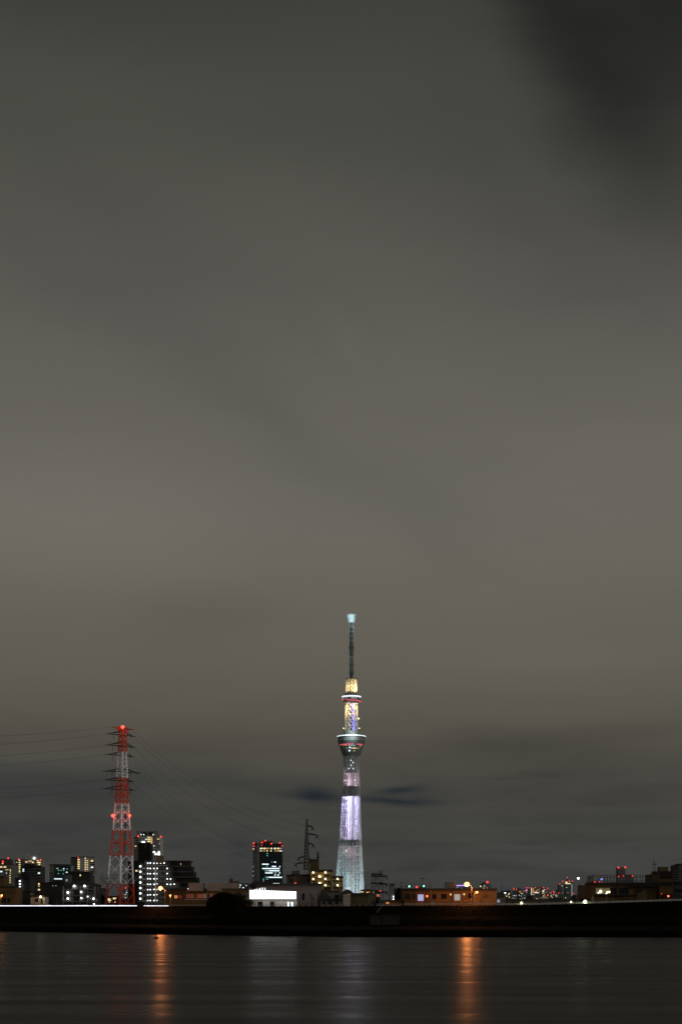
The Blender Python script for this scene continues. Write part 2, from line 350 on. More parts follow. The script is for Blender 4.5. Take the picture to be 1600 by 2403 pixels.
# re-shape: wall only as high as the second last row on the right (steps)
bpy.data.objects.remove(b.wall)
steps = [(340, 392, 2021), (392, 399, 2034), (399, 406, 2059), (406, 417, 2071)]
wl = MB().prism([b.fp[0], b.fp[1], (b.fp[1][0], b.fp[1][1] + 16), (b.fp[0][0], b.fp[0][1] + 14)], GZ - .5, ZZ(2028, 800))
for a, c, t in steps:
    p = b.at(1, a); q = b.at(1, c); wl.prism([p, q, (q[0], q[1] + 14), (p[0], p[1] + 14)], GZ - .5, ZZ(t, 793))
b.wall = part(b.o, 'wall', wl, 'dconcrete')
rows = [(2025.5, 344, 391), (2038, 343, 398), (2050.5, 343, 398), (2062.5, 343, 405), (2075, 343, 415), (2087.5, 343, 415), (2100, 343, 385), (2113, 343, 370)]
for i, (y, xa, xb) in enumerate(rows):
    b.band(1, 341, xb, y + 4.2, 3.0, 'concrete', 1.5, name='gallery')
    xs = [345.5, 351.5, 360, 367.5] + [x for x in (375.5, 384, 391, 399, 407.5) if x < xb]
    for x in xs:
        if i > 0 and 372 < x < 389: continue
        b.lamp(1, x, y + rnd.uniform(-.4, .4), .36, 'whitem', out=1.1)
    for x in range(int(xa), int(xb) - 3, 7):
        b.win(1, x + 2.2, x + 4.4, y + .2, y + 7, 'glass', name='door')
for y in (2033, 2045.7, 2058.3, 2071, 2084, 2096.5, 2109):
    b.lamp(0, 334, y, .62, 'whitem', out=1); b.band(0, 329.5, 340, y + 4.4, 3, 'lconcrete', 1.2, name='landing')
b.win(1, 362.6, 363.8, 2040, 2115, 'paint', name='drainpipe', proud=1.9)
b.block(369, 381, 2008, 'brown', dy=2, depth=6, name='lift_housing')
# stair zigzag
mb = MB()
for i in range(6):
    y = 2045 + i * 12.5; p = b.at(1, 370); mb.bar((XX(369, 789), 788.2, ZZ(y, 789)), (XX(383, 789), 788.2, ZZ(y + 11, 789)), .28); mb.bar((XX(383, 789), 788, ZZ(y, 789)), (XX(369, 789), 788, ZZ(y + 6, 789)), .18)
part(b.o, 'staircase', mb, 'concrete')
# dark stepped block
b = Bld('apartment_building', 'dark unlit apartment block stepping down to the right in balconies', 'building', [(392, 850), (446, 850)], 2022, 'black', 18, roof=None)
bpy.data.objects.remove(b.wall); mb = MB()
for a, c, t in ((388, 442, 2022), (442, 449, 2033), (449, 454, 2046), (454, 462, 2059), (462, 470, 2072)): mb.box(XX(a, 850), XX(c, 850), 850, 868, GZ - .5, ZZ(t, 850))
b.wall = part(b.o, 'wall', mb, 'black')
part(b.o, 'roof', MB().box(XX(387, 849), XX(446, 849), 848.6, 869, ZZ(2021.6, 849), ZZ(2019.3, 849)), 'dconcrete')
for i in range(6): part(b.o, 'balcony', MB().box(XX(392, 849), XX((446, 450, 455, 463, 471, 471)[i], 849), 848.4, 849.9, ZZ(2035 + i * 12.6, 849), ZZ(2031.5 + i * 12.6, 849)), 'dconcrete')
b.win(0, 424, 425.4, 2025.5, 2030, 'warm2')
# school-like low building
b = Bld('school_building', 'long grey low building with banded windows beside the dark tree', 'building', [(386, 705), (434, 700), (620, 690)], 2089, 'ochre', 14)
b.block(442, 477, 2072, 'concrete', dy=4, depth=8); b.block(486, 560, 2072, 'concrete', dy=5, depth=8)
b.block(537, 560, 2067, 'dconcrete', dy=6, depth=5, low=2074); b.block(538, 546, 2062, 'dconcrete', dy=7, depth=3, low=2070); b.mast(541.5, 2055, low=2070)
for (x0, x1, m) in ((439, 445, 'dimred'), (447, 455, 'dimred'), (463, 470, 'dimred'), (471, 478, 'dimred'), (479, 484, 'dimwin'), (486, 492, 'glass'), (494, 500, 'dimred'), (505, 513, 'glass'), (560, 568, 'glass'), (572, 580, 'glass')): b.win(1, x0, x1, 2098, 2107, m, frame='lconcrete')
b.win(0, 410, 417, 2101, 2108, 'orangew', frame='dsteel'); b.win(0, 419, 427, 2101, 2108, 'dimred', frame='dsteel')
b.band(1, 435, 620, 2110, 1.4, 'lconcrete', .6, name='ledge'); b.lamp(1, 443.4, 2085.6, .25, 'whitem'); b.mast(477, 2086)
b = Bld('apartment_block', 'small far block with a few white windows behind the grey low building', 'building', [(556, 1400), (583, 1400)], 2075, 'dconcrete', 18)
for (x, y, w) in ((563.5, 2077, 2.6), (573, 2074.3, 1.3), (563, 2082, 1), (571, 2083, 1.6), (578, 2078, .8)): b.win(0, x - w, x + w, y - 1.1, y + 1.1, 'cool')
b = Bld('hall', 'dark barrel-roofed hall at the foot of the glass office tower', 'building', [(583, 1300), (640, 1300)], 2078, 'black', 30, roof=None)
xs = [XX(583 + 57 * i / 12, 1300) for i in range(13)]
mb = MB()
for i in range(12):
    za, zb = (ZZ(2078, 1300) + 4.0 * math.sin(math.pi * (i / 12)) ** .6, ZZ(2078, 1300) + 4.0 * math.sin(math.pi * (i + 1) / 12) ** .6)
    mb.quad((xs[i], 1299, za), (xs[i + 1], 1299, zb), (xs[i + 1], 1331, zb), (xs[i], 1331, za)); mb.quad((xs[i], 1299, ZZ(2078, 1300) - .2), (xs[i + 1], 1299, ZZ(2078, 1300) - .2), (xs[i + 1], 1299, zb), (xs[i], 1299, za))
part(b.o, 'roof', mb, 'roof')
# glass office tower
b = Bld('office_tower', 'dark glass office tower ringed with red beacons, bright white office floors', 'tower', [(593.5, 2760), (604.5, 2712), (609, 2700), (662.5, 2708)], 1981, 'tglass', 40, roof='dsteel', parapet=1.5)
b.win(1, 604.6, 608.8, 1980, 2082, 'lconcrete', name='service_core', proud=.8)
b.block(611, 638, 1973.5, 'dconcrete', dy=6, depth=20, name='roof_screen'); b.block(595, 604, 1978, 'tglass', dy=30, depth=12, name='roof_screen')
for i in range(20): b.band(2, 609.5, 662, 1984.5 + i * 5.05, 1.2, 'dsteel', .5, name='spandrel')
for i in range(8): b.band(0, 594, 604, 1990 + i * 11, .8, 'dsteel', .5, name='spandrel')
for (x, y) in ((595.5, 1979), (595.5, 1985.6), (615, 1977), (614, 1984), (622.7, 1973), (637, 1980), (657, 1978), (662, 1985)): b.red(x, y, 1.5 if y < 1984 else 1.1, dy=1)
for (x, m) in ((612.5, 'cool'), (617, 'warm2'), (621, 'warm'), (625.5, 'orangew'), (630, 'cooldim'), (637, 'warm'), (645, 'cool'), (650, 'orangew'), (653.5, 'warm'), (659, 'cooldim')): b.win(2, x - 2, x + 2, 1989.5, 1992.8, m, proud=.7)
for (x, m) in ((611.5, 'yel'), (615, 'cooldim'), (620.5, 'warm2'), (627, 'warm'), (636, 'warm'), (646, 'warm2'), (651, 'warm2'), (656, 'warm'), (660, 'cool')): b.win(2, x - 1.6, x + 1.6, 1995.8, 1998, m, proud=.7)
for (a, c, y, m) in ((615, 630.5, 2028, 'cool'), (637.5, 639, 2023, 'cooldim'), (643.5, 647.5, 2023, 'cool'), (638, 648, 2033.3, 'cool'), (655, 658, 2033.5, 'cool'), (615.5, 636, 2038.2, 'cool'), (636.4, 656, 2038.2, 'cool'), (622, 631, 2043.5, 'cooldim'), (631.4, 656, 2043.4, 'cool'), (622.5, 640, 2048.4, 'cool'), (644, 649, 2048.4, 'cooldim'), (655, 657.5, 2048.4, 'cool'), (644, 647, 2053.4, 'cool'), (651, 655, 2053.3, 'cool'), (623, 629, 2058.5, 'cooldim'), (630, 645, 2058.7, 'cool'), (645.4, 661.5, 2058.8, 'cool'), (641, 656, 2073.8, 'cool'), (626, 628.4, 2003, 'teal'), (626, 628.4, 2007.8, 'teal'), (625.5, 627.8, 2032.6, 'teal'), (617, 620, 2063, 'teal'), (625.5, 628.5, 2063, 'teal'), (617, 619.5, 2067.5, 'cooldim'), (593.9, 596, 1992, 'warm')):
    b.win(2 if a > 609 else 0, a, c, y - 1.25, y + 1.25, m, proud=.7)
for y in (2034, 2045, 2055): b.win(0, 594, 595.6, y - 1, y + 1, 'cooldim', proud=.7)
# white warehouse and billboard
b = Bld('warehouse', 'big pale windowless warehouse behind the glaring white billboard', 'building', [(601, 690), (745, 676), (757, 690)], 2077, 'warehouse', 26)
part(b.o, 'gutter', b.slab(0, 602, 744.5, 2079, 2080.2, .35), 'dconcrete')
for (x0, x1, y0, y1) in ((709.5, 715, 2097, 2112), (731.5, 734.5, 2104, 2111), (736, 739, 2104, 2111), (695, 697.5, 2096, 2110)): b.win(0, x0, x1, y0, y1, 'glass', frame='dconcrete', mull=0)
b.mast(662, 2073); 
b = Bld('annex', 'cream single-storey annex under the billboard with two bright doorways', 'building', [(592, 664), (697, 660)], 2112, 'cream', 8)
for (a, c) in ((674.7, 679), (683, 688)): b.win(0, a, c, 2117, 2126.5, 'cool', name='lit_door', frame='paint', mull=0)
for (a, c) in ((606, 616), (635, 643)): b.win(0, a, c, 2116, 2126.5, 'glass', name='door', frame='dsteel')
YB = 655
t = thing('billboard', 'long glaring white illuminated billboard on the warehouse front', 'billboard', XX(640, YB), YB, ZZ(2112, YB))
mb = MB(); mb.prism([(XX(586, YB), YB - 2.0), (XX(695, YB), YB), (XX(695, YB), YB + .6), (XX(586, YB), YB - 1.4)], ZZ(2109.4, YB), ZZ(2088.5, YB), tops=[ZZ(2088.7, YB), ZZ(2092.2, YB), ZZ(2092.2, YB), ZZ(2088.7, YB)])
part(t, 'lit_panel', mb, 'billboard')
mb = MB()
for x in (585.5, 590): mb.bar((XX(x, YB - 2.3), YB - 2.3, ZZ(2112, YB)), (XX(x, YB - 2.3), YB - 2.3, ZZ(2080 if x < 586 else 2084, YB)), .12)
for y in (2090, 2100, 2108): mb.bar((XX(583.5, YB - 2.3), YB - 2.3, ZZ(y, YB)), (XX(592, YB - 2.3), YB - 2.3, ZZ(y, YB)), .1)
mb.bar((XX(586, YB), YB - 2.2, ZZ(2111, YB)), (XX(696, YB), YB - .3, ZZ(2111.5, YB)), .2)
part(t, 'frame', mb, 'paint')
for x in (598, 602.5, 607, 611, 616.5, 622): part(t, 'floodlight', MB().bar((XX(x, YB - 2), YB - 1.7, ZZ(2089.5, YB)), (XX(x, YB - 2), YB - 1.7, ZZ(rnd.uniform(2083, 2087), YB)), .14), 'whitem')
# rooftop block behind warehouse
b = Bld('plant_building', 'grey rooftop plant block at the foot of the dark lattice pylon', 'building', [(673, 725), (692, 715), (734, 718)], 2056, 'warehouse', 16)
b.block(703, 722, 2042, 'lconcrete', dy=2, depth=8, name='water_tank'); 
mb = MB()
for i in range(9):
    x = 685 + i * 2.2; mb.bar(P3(x, 2055, 719), P3(x + 1, 2044, 719), .14)
for y in (2044, 2049): mb.bar(P3(684, y + 2, 718.5), P3(705, y - .5, 718.5), .2)
part(b.o, 'pergola', mb, 'dsteel')
b.win(0, 680, 686, 2062, 2070, 'brown', frame='dsteel'); b.lamp(1, 692, 2073, .35, 'redsig'); b.win(1, 722, 724.5, 2062, 2070, 'glass'); b.win(1, 727.5, 730, 2062, 2070, 'glass')
b = Bld('stair_tower', 'brown windowless tower block behind the yellow apartments', 'building', [(727, 760), (748, 760)], 2020, 'ochre', 10)
b.mast(746, 1999, r=.45, low=2040, name='mast', cross=[(2012, .9), (2006, .6)])
# yellow apartments
b = Bld('apartment_building', 'yellow rendered apartments with warm gallery lamps and red stair panels', 'building', [(729, 705), (780, 700)], 2045, 'yellow', 14)
for y in (2045, 2060, 2075): b.band(0, 730, 779, y, 1.6, 'brown', .5, name='ledge')
for (x, y) in ((736.6, 2047.5), (765, 2047.3), (736.6, 2062.6), (765, 2062.4), (765, 2077.3)): b.lamp(0, x, y, .42, 'yell')
for (x, y) in ((751, 2056.5), (751, 2072.5)):
    b.win(0, x - 3, x + 3.5, y - 1.5, y + 2.6, 'yel', name='lit_landing', proud=.3); b.lamp(0, x, y, .45, 'yell')
for y in (2052, 2067, 2082):
    for x in (735.5, 762, 768.5): b.win(0, x, x + 4, y, y + 4.2, 'glass', frame='brown', mull=0)
mb = MB()
for y in (2053, 2068): mb.quad(P3(739, y - 5, 699.2), P3(742, y - 5, 699.2), P3(746, y + 5, 699.2), P3(743, y + 5, 699.2))
part(b.o, 'stair_panel', mb, 'red')
b = Bld('apartment_building', 'lower yellow apartment wing in front of the broadcast tower base', 'building', [(780.3, 694), (805, 692)], 2060, 'yellow', 14)
for y in (2061, 2076): b.band(0, 781, 804.5, y, 1.4, 'brown', .5, name='ledge'); b.lamp(0, 793.5, y + 1.5, .42, 'yell')
for y in (2066, 2081):
    for x in (782.5, 790, 797.5): b.win(0, x, x + 4, y, y + 4.2, 'glass', frame='brown', mull=0)
b.block(783, 790, 2055, 'black', dy=4, depth=3, name='water_tank'); b.win(0, 780.4, 781.4, 2062, 2090, 'paint', name='drainpipe', proud=.5)
# arch-roofed sheds
def shed(px0, px1, ytop, ybot, Y, label, depth=12, wallm='concrete', n=10, skew=0):
    t = thing('shed', label, 'shed', XX((px0 + px1) / 2, Y), Y + depth / 2, GZ)
    part(t, 'wall', MB().box(XX(px0 + 1, Y), XX(px1 - 1, Y), Y, Y + depth, GZ - .5, ZZ(ybot, Y)), wallm)
    mb = MB(); pts = []
    for i in range(n + 1):
        a = i / n; pts.append((XX(px0 + (px1 - px0) * a, Y), ZZ(ybot - (ybot - ytop) * math.sin(math.pi * min(1, max(0, a ** (1 + skew)))), Y)))
    for (a, za), (c, zc) in zip(pts, pts[1:]):
        mb.quad((a, Y - .6, za), (c, Y - .6, zc), (c, Y + depth, zc), (a, Y + depth, za)); mb.quad((a, Y - .6, ZZ(ybot, Y) - .3), (c, Y - .6, ZZ(ybot, Y) - .3), (c, Y - .6, zc), (a, Y - .6, za))
    part(t, 'roof', mb, 'dconcrete'); return t
shed(750, 778, 2087, 2110, 652, 'curved grey roof shed right of the warehouse', skew=-.5)
shed(793, 836, 2087, 2104, 668, 'dark barrel roof shed below the broadcast tower')
b = Bld('row_house', 'row of pale gabled fronts between the curved roof sheds', 'building', [(753, 650), (802, 648)], 2114, 'cream', 8)
for x in (757, 772, 788): b.win(0, x, x + 5, 2116, 2121, 'glass', frame='dconcrete')
b = Bld('house', 'grey gabled house between two curved roofs', 'house', [(770, 672), (797, 670)], 2094, 'concrete', 10)
b.win(0, 786, 794, 2101, 2109, 'glass', frame='dconcrete')
b = Bld('kiosk', 'pale pink box building with a slanting top beside the levee road', 'building', [(805, 640), (822, 640)], 2101, 'lconcrete', 6, roof=None)
part(b.o, 'roof', MB().prism([(XX(805, 640), 639.6), (XX(822, 640), 639.6), (XX(822, 640), 646), (XX(805, 640), 646)], b.top + .003, b.top + .3, tops=[b.top + .2, b.top + .7, b.top + .7, b.top + .2]), 'paint')
b.win(0, 816.5, 818, 2112, 2114, 'glass'); b.mast(810.5, 2096, .1)
b = Bld('warehouse', 'dark olive flat warehouse below the broadcast tower', 'building', [(822, 662), (864, 660), (882, 668)], 2100, 'green', 14)
b.band(0, 822.5, 864, 2101.5, 1, 'dconcrete', .4, name='gutter')
b = Bld('apartment_block', 'distant brown block right of the broadcast tower with warm windows', 'building', [(846, 1500), (874, 1500)], 2089, 'brown', 18)
for (x, y, m) in ((848, 2093, 'yel'), (851, 2093, 'yel'), (861.5, 2094, 'warm'), (866, 2093, 'orangew'), (866, 2098, 'orangew')): b.win(0, x - 1.4, x + 1.4, y - 1, y + 1, m)
b = Bld('apartment_block', 'distant slab of yellow lit windows behind the steel gantry', 'building', [(870, 1700), (892, 1700)], 2090, 'dconcrete', 18)
b.floors(0, 871, 891.5, 2091, 2116, 3.6, None, 6, .5, ['yel', 'warm', 'warm2', 'cooldim'], darkp=.2, th=.1)
b.red(891, 2091, 1.2); b.red(888, 2103, 1.2, dy=-3)
b = Bld('house', 'small dark-roofed house behind the levee fence left of the gantry', 'house', [(868, 700), (892, 700)], 2108, 'dconcrete', 10)
b = Bld('apartment_block', 'narrow dark block with two white lamps right of the steel gantry', 'building', [(914, 900), (926, 900)], 2077, 'concrete', 12)
b.lamp(0, 924, 2104, .6, 'whitem'); b.lamp(0, 923.5, 2110.5, .6, 'whitem'); b.block(916, 925, 2076, 'black'); b.mast(919, 2072, .1)
b = Bld('apartment_block', 'low dark stepped block left of the orange building', 'building', [(926, 880), (948, 880)], 2088, 'dconcrete', 14)
b.block(932, 940, 2083, 'dconcrete')
b = Bld('shop', 'low reddish building behind the fence by the signal poles', 'building', [(902, 655), (948, 655)], 2116, 'rust', 8)
b.win(0, 906, 912, 2117, 2121, 'orangew')
# orange building
b = Bld('workshop_building', 'long flat ochre building glowing orange under the sodium street lamps', 'building', [(948, 652), (976, 648), (1112, 640), (1165, 642)], 2089, 'rust2', 22)
b.win(1, 980, 994, 2099, 2114, 'lav', frame='dconcrete', mull=0); b.win(1, 1065.5, 1079.5, 2098.3, 2113, 'greywin', frame='dconcrete', mull=0)
for (a, c, y0, y1) in ((1015, 1023, 2098, 2109), (1036, 1047, 2098, 2109), (1099, 1109, 2096, 2107)): b.win(1, a, c, y0, y1, 'glass', frame='brown')
for (x, y) in ((1057, 2099), (1088.5, 2098.5)): b.win(1, x - 1.3, x + 1.3, y - 2, y + 2, 'yel', name='small_window', mull=0)
for (a, c) in ((952, 962), (970, 974)): b.win(0, a, c, 2098, 2109, 'glass', frame='brown')
for x in (1001, 1060, 1112): b.win(1, x - .4, x + .4, 2090, 2122, 'brown', name='drainpipe', proud=.4)
b.band(1, 977, 1112, 2089.5, 2, 'brown', .5, name='cornice'); b.band(2, 1112.4, 1165, 2089.5, 1.6, 'brown', .5, name='cornice')
b.mast(991, 2059, .12, cross=[(2061, 1.1), (2062.5, .8)])
b.block(1056.5, 1064.3, 2069.5, 'rust', dy=4, depth=2, name='water_tank')
mb = MB()
for x in (1043.5, 1053.5):
    for yy in (644.5, 646.5): mb.bar((XX(x, yy), yy, b.top), (XX(x + (.8 if x < 1050 else -.8), yy), yy, ZZ(2070, yy)), .16)
for i in range(6): mb.bar(P3(1044, 2071 + i * 3, 644.5), P3(1053, 2071 + i * 3, 644.5), .13)
mb.bar(P3(1044, 2071, 644.5), P3(1053, 2086, 644.5), .1)
part(b.o, 'roof_frame', mb, 'dsteel')
def dome(name, label, px0, px1, ytop, ybase, Y, m):
    t = thing(name, label, 'building', XX((px0 + px1) / 2, Y), Y, GZ)
    r = (px1 - px0) / 2 / F * Y; hh = (ybase - ytop) / F * Y; z0 = ZZ(ybase, Y)
    prof = [(r, GZ - .5)] + [(max(.05, r * math.cos(a)), z0 + hh * math.sin(a)) for a in [math.pi / 2 * i / 6 for i in range(7)]]
    part(t, 'dome', MB().lathe(XX((px0 + px1) / 2, Y), Y, prof, 20), m); return t, r
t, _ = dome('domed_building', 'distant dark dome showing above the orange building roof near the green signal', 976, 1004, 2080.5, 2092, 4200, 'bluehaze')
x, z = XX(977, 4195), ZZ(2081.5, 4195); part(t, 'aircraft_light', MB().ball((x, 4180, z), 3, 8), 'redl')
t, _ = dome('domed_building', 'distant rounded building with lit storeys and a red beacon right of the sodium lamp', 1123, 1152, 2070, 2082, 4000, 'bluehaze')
for (x, y, r_, m) in ((1143, 2070, 3, 'redl'), (1134, 2075.5, 1.7, 'redl'), (1127, 2080, 2.3, 'yel'), (1136, 2079, 2.5, 'cooldim'), (1134, 2085.5, 2.8, 'yel'), (1142, 2084, 1.6, 'warm2'), (1149, 2086.5, 2.3, 'warm')):
    part(t, 'aircraft_light' if m == 'redl' else 'window', MB().ball(P3(x, y, 3975 if m != 'redl' else 3990), r_, 8), m)
b = Bld('shopping_centre', 'distant building with a violet neon roof line left of the sodium lamp', 'building', [(1069, 3000), (1092, 3000)], 2078, 'bluehaze', 30)
b.win(0, 1070, 1090, 2077, 2079, 'purple', name='neon_sign', proud=1)
for (x, y) in ((1071, 2083), (1075, 2082), (1083, 2084), (1081, 2088)): b.win(0, x - 1, x + 1, y - 1, y + 1, 'cooldim')
# small things right of the orange building
b = Bld('house', 'low grey building with aerial just right of the orange building', 'house', [(1165, 700), (1186, 700)], 2099, 'concrete', 10)
b.mast(1176.5, 2076, .12); b.block(1177, 1184, 2090, 'dconcrete', dy=2, depth=4); b.win(0, 1166, 1172, 2111, 2118, 'greywin', frame='dsteel', mull=0); b.win(0, 1166, 1185, 2101, 2104, 'dconcrete', name='awning', proud=1.2)
b.mast(1171, 2093, .08)
b = Bld('house', 'dark round-roofed house with yellow windows left of the far skyline', 'house', [(1186, 1100), (1197, 1100)], 2092, 'dconcrete', 10)
for (x, y) in ((1194, 2097), (1192.5, 2099), (1194, 2105), (1188, 2103)): b.win(0, x - 1, x + 1, y - 1.2, y + 1.2, 'yel')
# far skyline
sky = [
 # px0, px1, top, Y, reds, label, lit
 (1200, 1211, 2096, 7000, [], 'low blue-grey far tower at the left end of the distant skyline', .25),
 (1203.5, 1209, 2085.5, 7600, [(1205, 2085)], 'thin far tower with one red beacon at the left of the distant skyline', .2),
 (1209, 1214, 2087.5, 7200, [(1211, 2087.3)], 'short far tower with a red beacon beside the dark chimney in the skyline', .1),
 (1216, 1222, 2086, 6400, [], 'pale-topped far tower directly right of the dark chimney', .3),
 (1221, 1229, 2088, 7300, [], 'broad far tower with scattered warm windows right of the dark chimney', .35),
 (1229, 1239, 2086.5, 7800, [(1235.5, 2083.7), (1232, 2091)], 'far tower with red beacon above a blue-violet sign', .15),
 (1239, 1244, 2084, 7000, [(1241.2, 2083.5)], 'far tower with red beacon left of the pale lit column', .15),
 (1245, 1253, 2081.5, 6800, [(1254.8, 2083)], 'far tower with a full-height pale lit column', .1),
 (1253.5, 1262, 2085, 7400, [(1253.5, 2092.5)], 'far tower with a wide white lit band right of the pale column', .25),
 (1262, 1271, 2083, 8000, [(1259, 2102)], 'plain blue-grey far tower in the middle of the right cluster', .2),
 (1271, 1278, 2084.5, 7000, [(1274.6, 2083)], 'far tower with bright white storeys under a red beacon', .6),
 (1278, 1286, 2085, 7600, [(1284.6, 2084.5), (1284, 2101.6)], 'far tower at the right end of the cluster with two red beacons', .2),
 (1291, 1299, 2097, 6000, [(1291.5, 2095.5), (1300, 2095.3)], 'low far block with cream lit windows and red beacons', .6),
 (1302, 1310, 2098, 6000, [(1310, 2095.6), (1298, 2092.3)], 'low far block with pale green lit windows left of the round-topped tower', .6),
 (1310, 1319, 2076, 8200, [(1312.4, 2074.3)], 'slender hazy far tower left of the tallest far tower', .03),
 (1306, 1314, 2088, 8600, [(1317.5, 2097)], 'squat hazy far block behind the slender tower', .03),
 (1325, 1338, 2074, 7000, [(1320, 2068), (1335, 2067.7), (1342, 2067.8), (1330.3, 2059.2)], 'tallest hazy far tower with a glowing yellow crown and red beacons', .02),
 (1339, 1344, 2072, 7200, [(1331, 2096.8), (1345, 2096.8)], 'slim hazy far tower with a lit white edge', .02),
]
for (a, c, top, Y, reds, lab, lit) in sky:
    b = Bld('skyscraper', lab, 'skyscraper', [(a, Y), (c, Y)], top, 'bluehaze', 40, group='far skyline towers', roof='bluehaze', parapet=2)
    st = 3.0; y = top + 2
    bays = max(2, int((c - a) / 2.2)); bw = (c - a) / bays
    while y < 2116:
        for i in range(bays):
            if rnd.random() < lit: b.win(0, a + bw * (i + .15), a + bw * (i + .8), y, y + 1.5, rnd.choice(['yel', 'warm2', 'cooldim', 'cool', 'dimwin', 'warm2']), proud=1)
        y += st
    for (x, yy) in reds: b.red(x, yy, 2.3 * Y / 7000, dy=-6)
    if 'pale lit column' in lab and a == 1245: b.win(0, 1245.4, 1247.2, 2083, 2110, 'skywin', name='lit_column', proud=2); b.win(0, 1250, 1251.4, 2084, 2096, 'warm2', name='lit_column', proud=2)
    if 'wide white lit band' in lab: b.win(0, 1253.6, 1262, 2094, 2095.6, 'cool', name='lit_band', proud=2)
    if 'blue-violet sign' in lab: b.win(0, 1234, 1237.6, 2087.6, 2090, 'purple', name='sign', proud=2)
    if 'yellow crown' in lab: b.win(0, 1326, 1330.4, 2069, 2074.5, 'yel', name='crown_window', proud=2); b.win(0, 1331, 1338, 2072.6, 2074.4, 'warm', name='crown_window', proud=2); b.mast(1330.3, 2060, 2.5)
    if 'white edge' in lab:
        for i in range(14): b.win(0, 1339.4, 1342, 2075 + i * 2.5, 2076.4 + i * 2.5, 'cooldim', name='lit_balcony', proud=2)
    if 'bright white storeys' in lab:
        b.win(0, 1271.6, 1276, 2089, 2093, 'skywin', proud=2)
# dark foreground bits in that gap
single('chimney', 'thin dark chimney in front of the left part of the distant skyline', 'chimney', MB().bar(P3(1215, 2120, 1500) , P3(1215, 2083.5, 1500), .8, .7, 8), 'black')
b = Bld('house', 'dark flat-roofed hut in front of the pale lit column', 'house', [(1238, 1200), (1249, 1200)], 2103, 'black', 10)
b = Bld('water_tower', 'squat grey tank with tapered base in the middle of the distant skyline', 'tank', [(1267, 1000), (1277, 1000)], 2112, 'concrete', 3, roof=None)
part(b.o, 'tank', MB().lathe(XX(1272, 1001), 1001.6, [(1.1, ZZ(2116, 1000)), (1.7, ZZ(2108, 1000)), (1.6, ZZ(2107.4, 1000))], 16), 'lconcrete')
b = Bld('house', 'dark house ridge below the low lit far blocks', 'house', [(1285, 1100), (1318, 1100)], 2110, 'black', 10)
single('utility_pole', 'short thick dark post left of the tall white lamp', 'pole', MB().bar(P3(1318.6, 2122, 900), P3(1318.6, 2096.5, 900), .4, n=8), 'brown')
t = thing('goal_frame', 'small dark steel portal frame between the thick post and the slim far tower', 'frame', XX(1326, 900), 900, GZ)
part(t, 'post', MB().bar(P3(1322, 2122, 900), P3(1322, 2099, 900), .15), 'dsteel'); part(t, 'post', MB().bar(P3(1328.5, 2122, 900), P3(1328.5, 2099, 900), .2), 'dsteel'); part(t, 'crossbar', MB().bar(P3(1321, 2100, 900), P3(1329, 2100, 900), .12), 'dsteel')
b = Bld('house', 'dark shed left of the tall white street lamp', 'house', [(1344, 1000), (1352, 1000)], 2103, 'black', 9)
b = Bld('warehouse', 'low unlit warehouse line under the distant skyline, red-brown wall', 'building', [(1190, 820), (1345, 830)], 2114, 'brown', 12)
for x in (1200, 1224, 1262, 1301, 1330): b.win(0, x, x + 5, 2115.5, 2119, 'glass')
# right building
b = Bld('factory_building', 'long tan two-storey building with a fenced rooftop on the right', 'building', [(1373, 652), (1390, 640), (1540, 634)], 2075, 'ochre', 22)
b.win(0, 1375, 1381, 2085, 2112, 'brown', name='door', frame='dsteel', mull=0); b.win(0, 1383.5, 1386, 2083, 2107, 'brown', name='door')
b.band(0, 1373, 1390, 2075.4, 1.4, 'black', .7, name='eave'); b.band(1, 1390, 1478, 2075.4, 1.4, 'black', .7, name='eave'); b.band(1, 1478, 1541, 2072.4, 9, 'black', 1.6, name='canopy_roof')
for i, (a, c, m) in enumerate(((1397, 1404, 'dimwin'), (1405, 1413, 'dimwin'), (1414, 1421, 'dimwin'), (1422, 1430, 'dimwin'), (1431, 1437, 'glass'), (1438, 1443, 'glass'), (1453.5, 1463, 'glass'), (1464.5, 1474, 'glass'))):
    b.win(1, a, c, 2083.5, 2097.5, m, frame='dsteel')
for (x, y, r_, m) in ((1408.5, 2092, .6, 'yell'), (1424, 2094, .42, 'yell'), (1429, 2093, .35, 'yell'), (1403, 2095, .3, 'whitem'), (1421, 2097, .2, 'whitem')): b.lamp(1, x, y, r_, m, out=.7)
for x in (1446.5, 1491, 1522): b.win(1, x, x + 1, 2078, 2112, 'dconcrete', name='drainpipe', proud=.4)
for (a, c) in ((1494, 1505), (1518, 1530)): b.win(1, a, c, 2086, 2094, 'glass', frame='brown')
b.win(1, 1460, 1490, 2108, 2109.3, 'brown', name='ledge', proud=.8)
b.band(1, 1394, 1488, 2099.5, 3, 'black', 1.2, name='balcony')
# rooftop fence
yb = 641
for i, x in enumerate([1392.5, 1402, 1409, 1417, 1424, 1432, 1439, 1447, 1455, 1463, 1470, 1477, 1485, 1492, 1501, 1507, 1514, 1522, 1528]):
    part(b.o, 'fence_post', MB().bar(P3(x, 2076, yb), P3(x, 2053.5, yb), .13), 'dsteel')
for y in (2054, 2058.5, 2067.5, 2071.5): part(b.o, 'fence_rail', MB().bar(P3(1390, y, yb), P3(1530, y - .6, yb), .09), 'dsteel')
mb = MB()
for i in range(7): mb.bar(P3(1376.5 + i * .2, 2073 - i * 2.8, 653), P3(1389, 2073 - i * 2.9, 642), .16)
mb.bar(P3(1376, 2074, 653), P3(1379, 2056, 653), .15); mb.bar(P3(1389, 2074, 642), P3(1389, 2053.5, 642), .15); mb.bar(P3(1382, 2074, 647), P3(1384, 2055, 647), .12)
part(b.o, 'louvre_screen', mb, 'dsteel')
b = Bld('stair_tower', 'tan tower block with rooftop box and aerials on the right', 'building', [(1530, 650), (1546, 632), (1577.5, 630)], 2049, 'ochre', 16, roof='black')
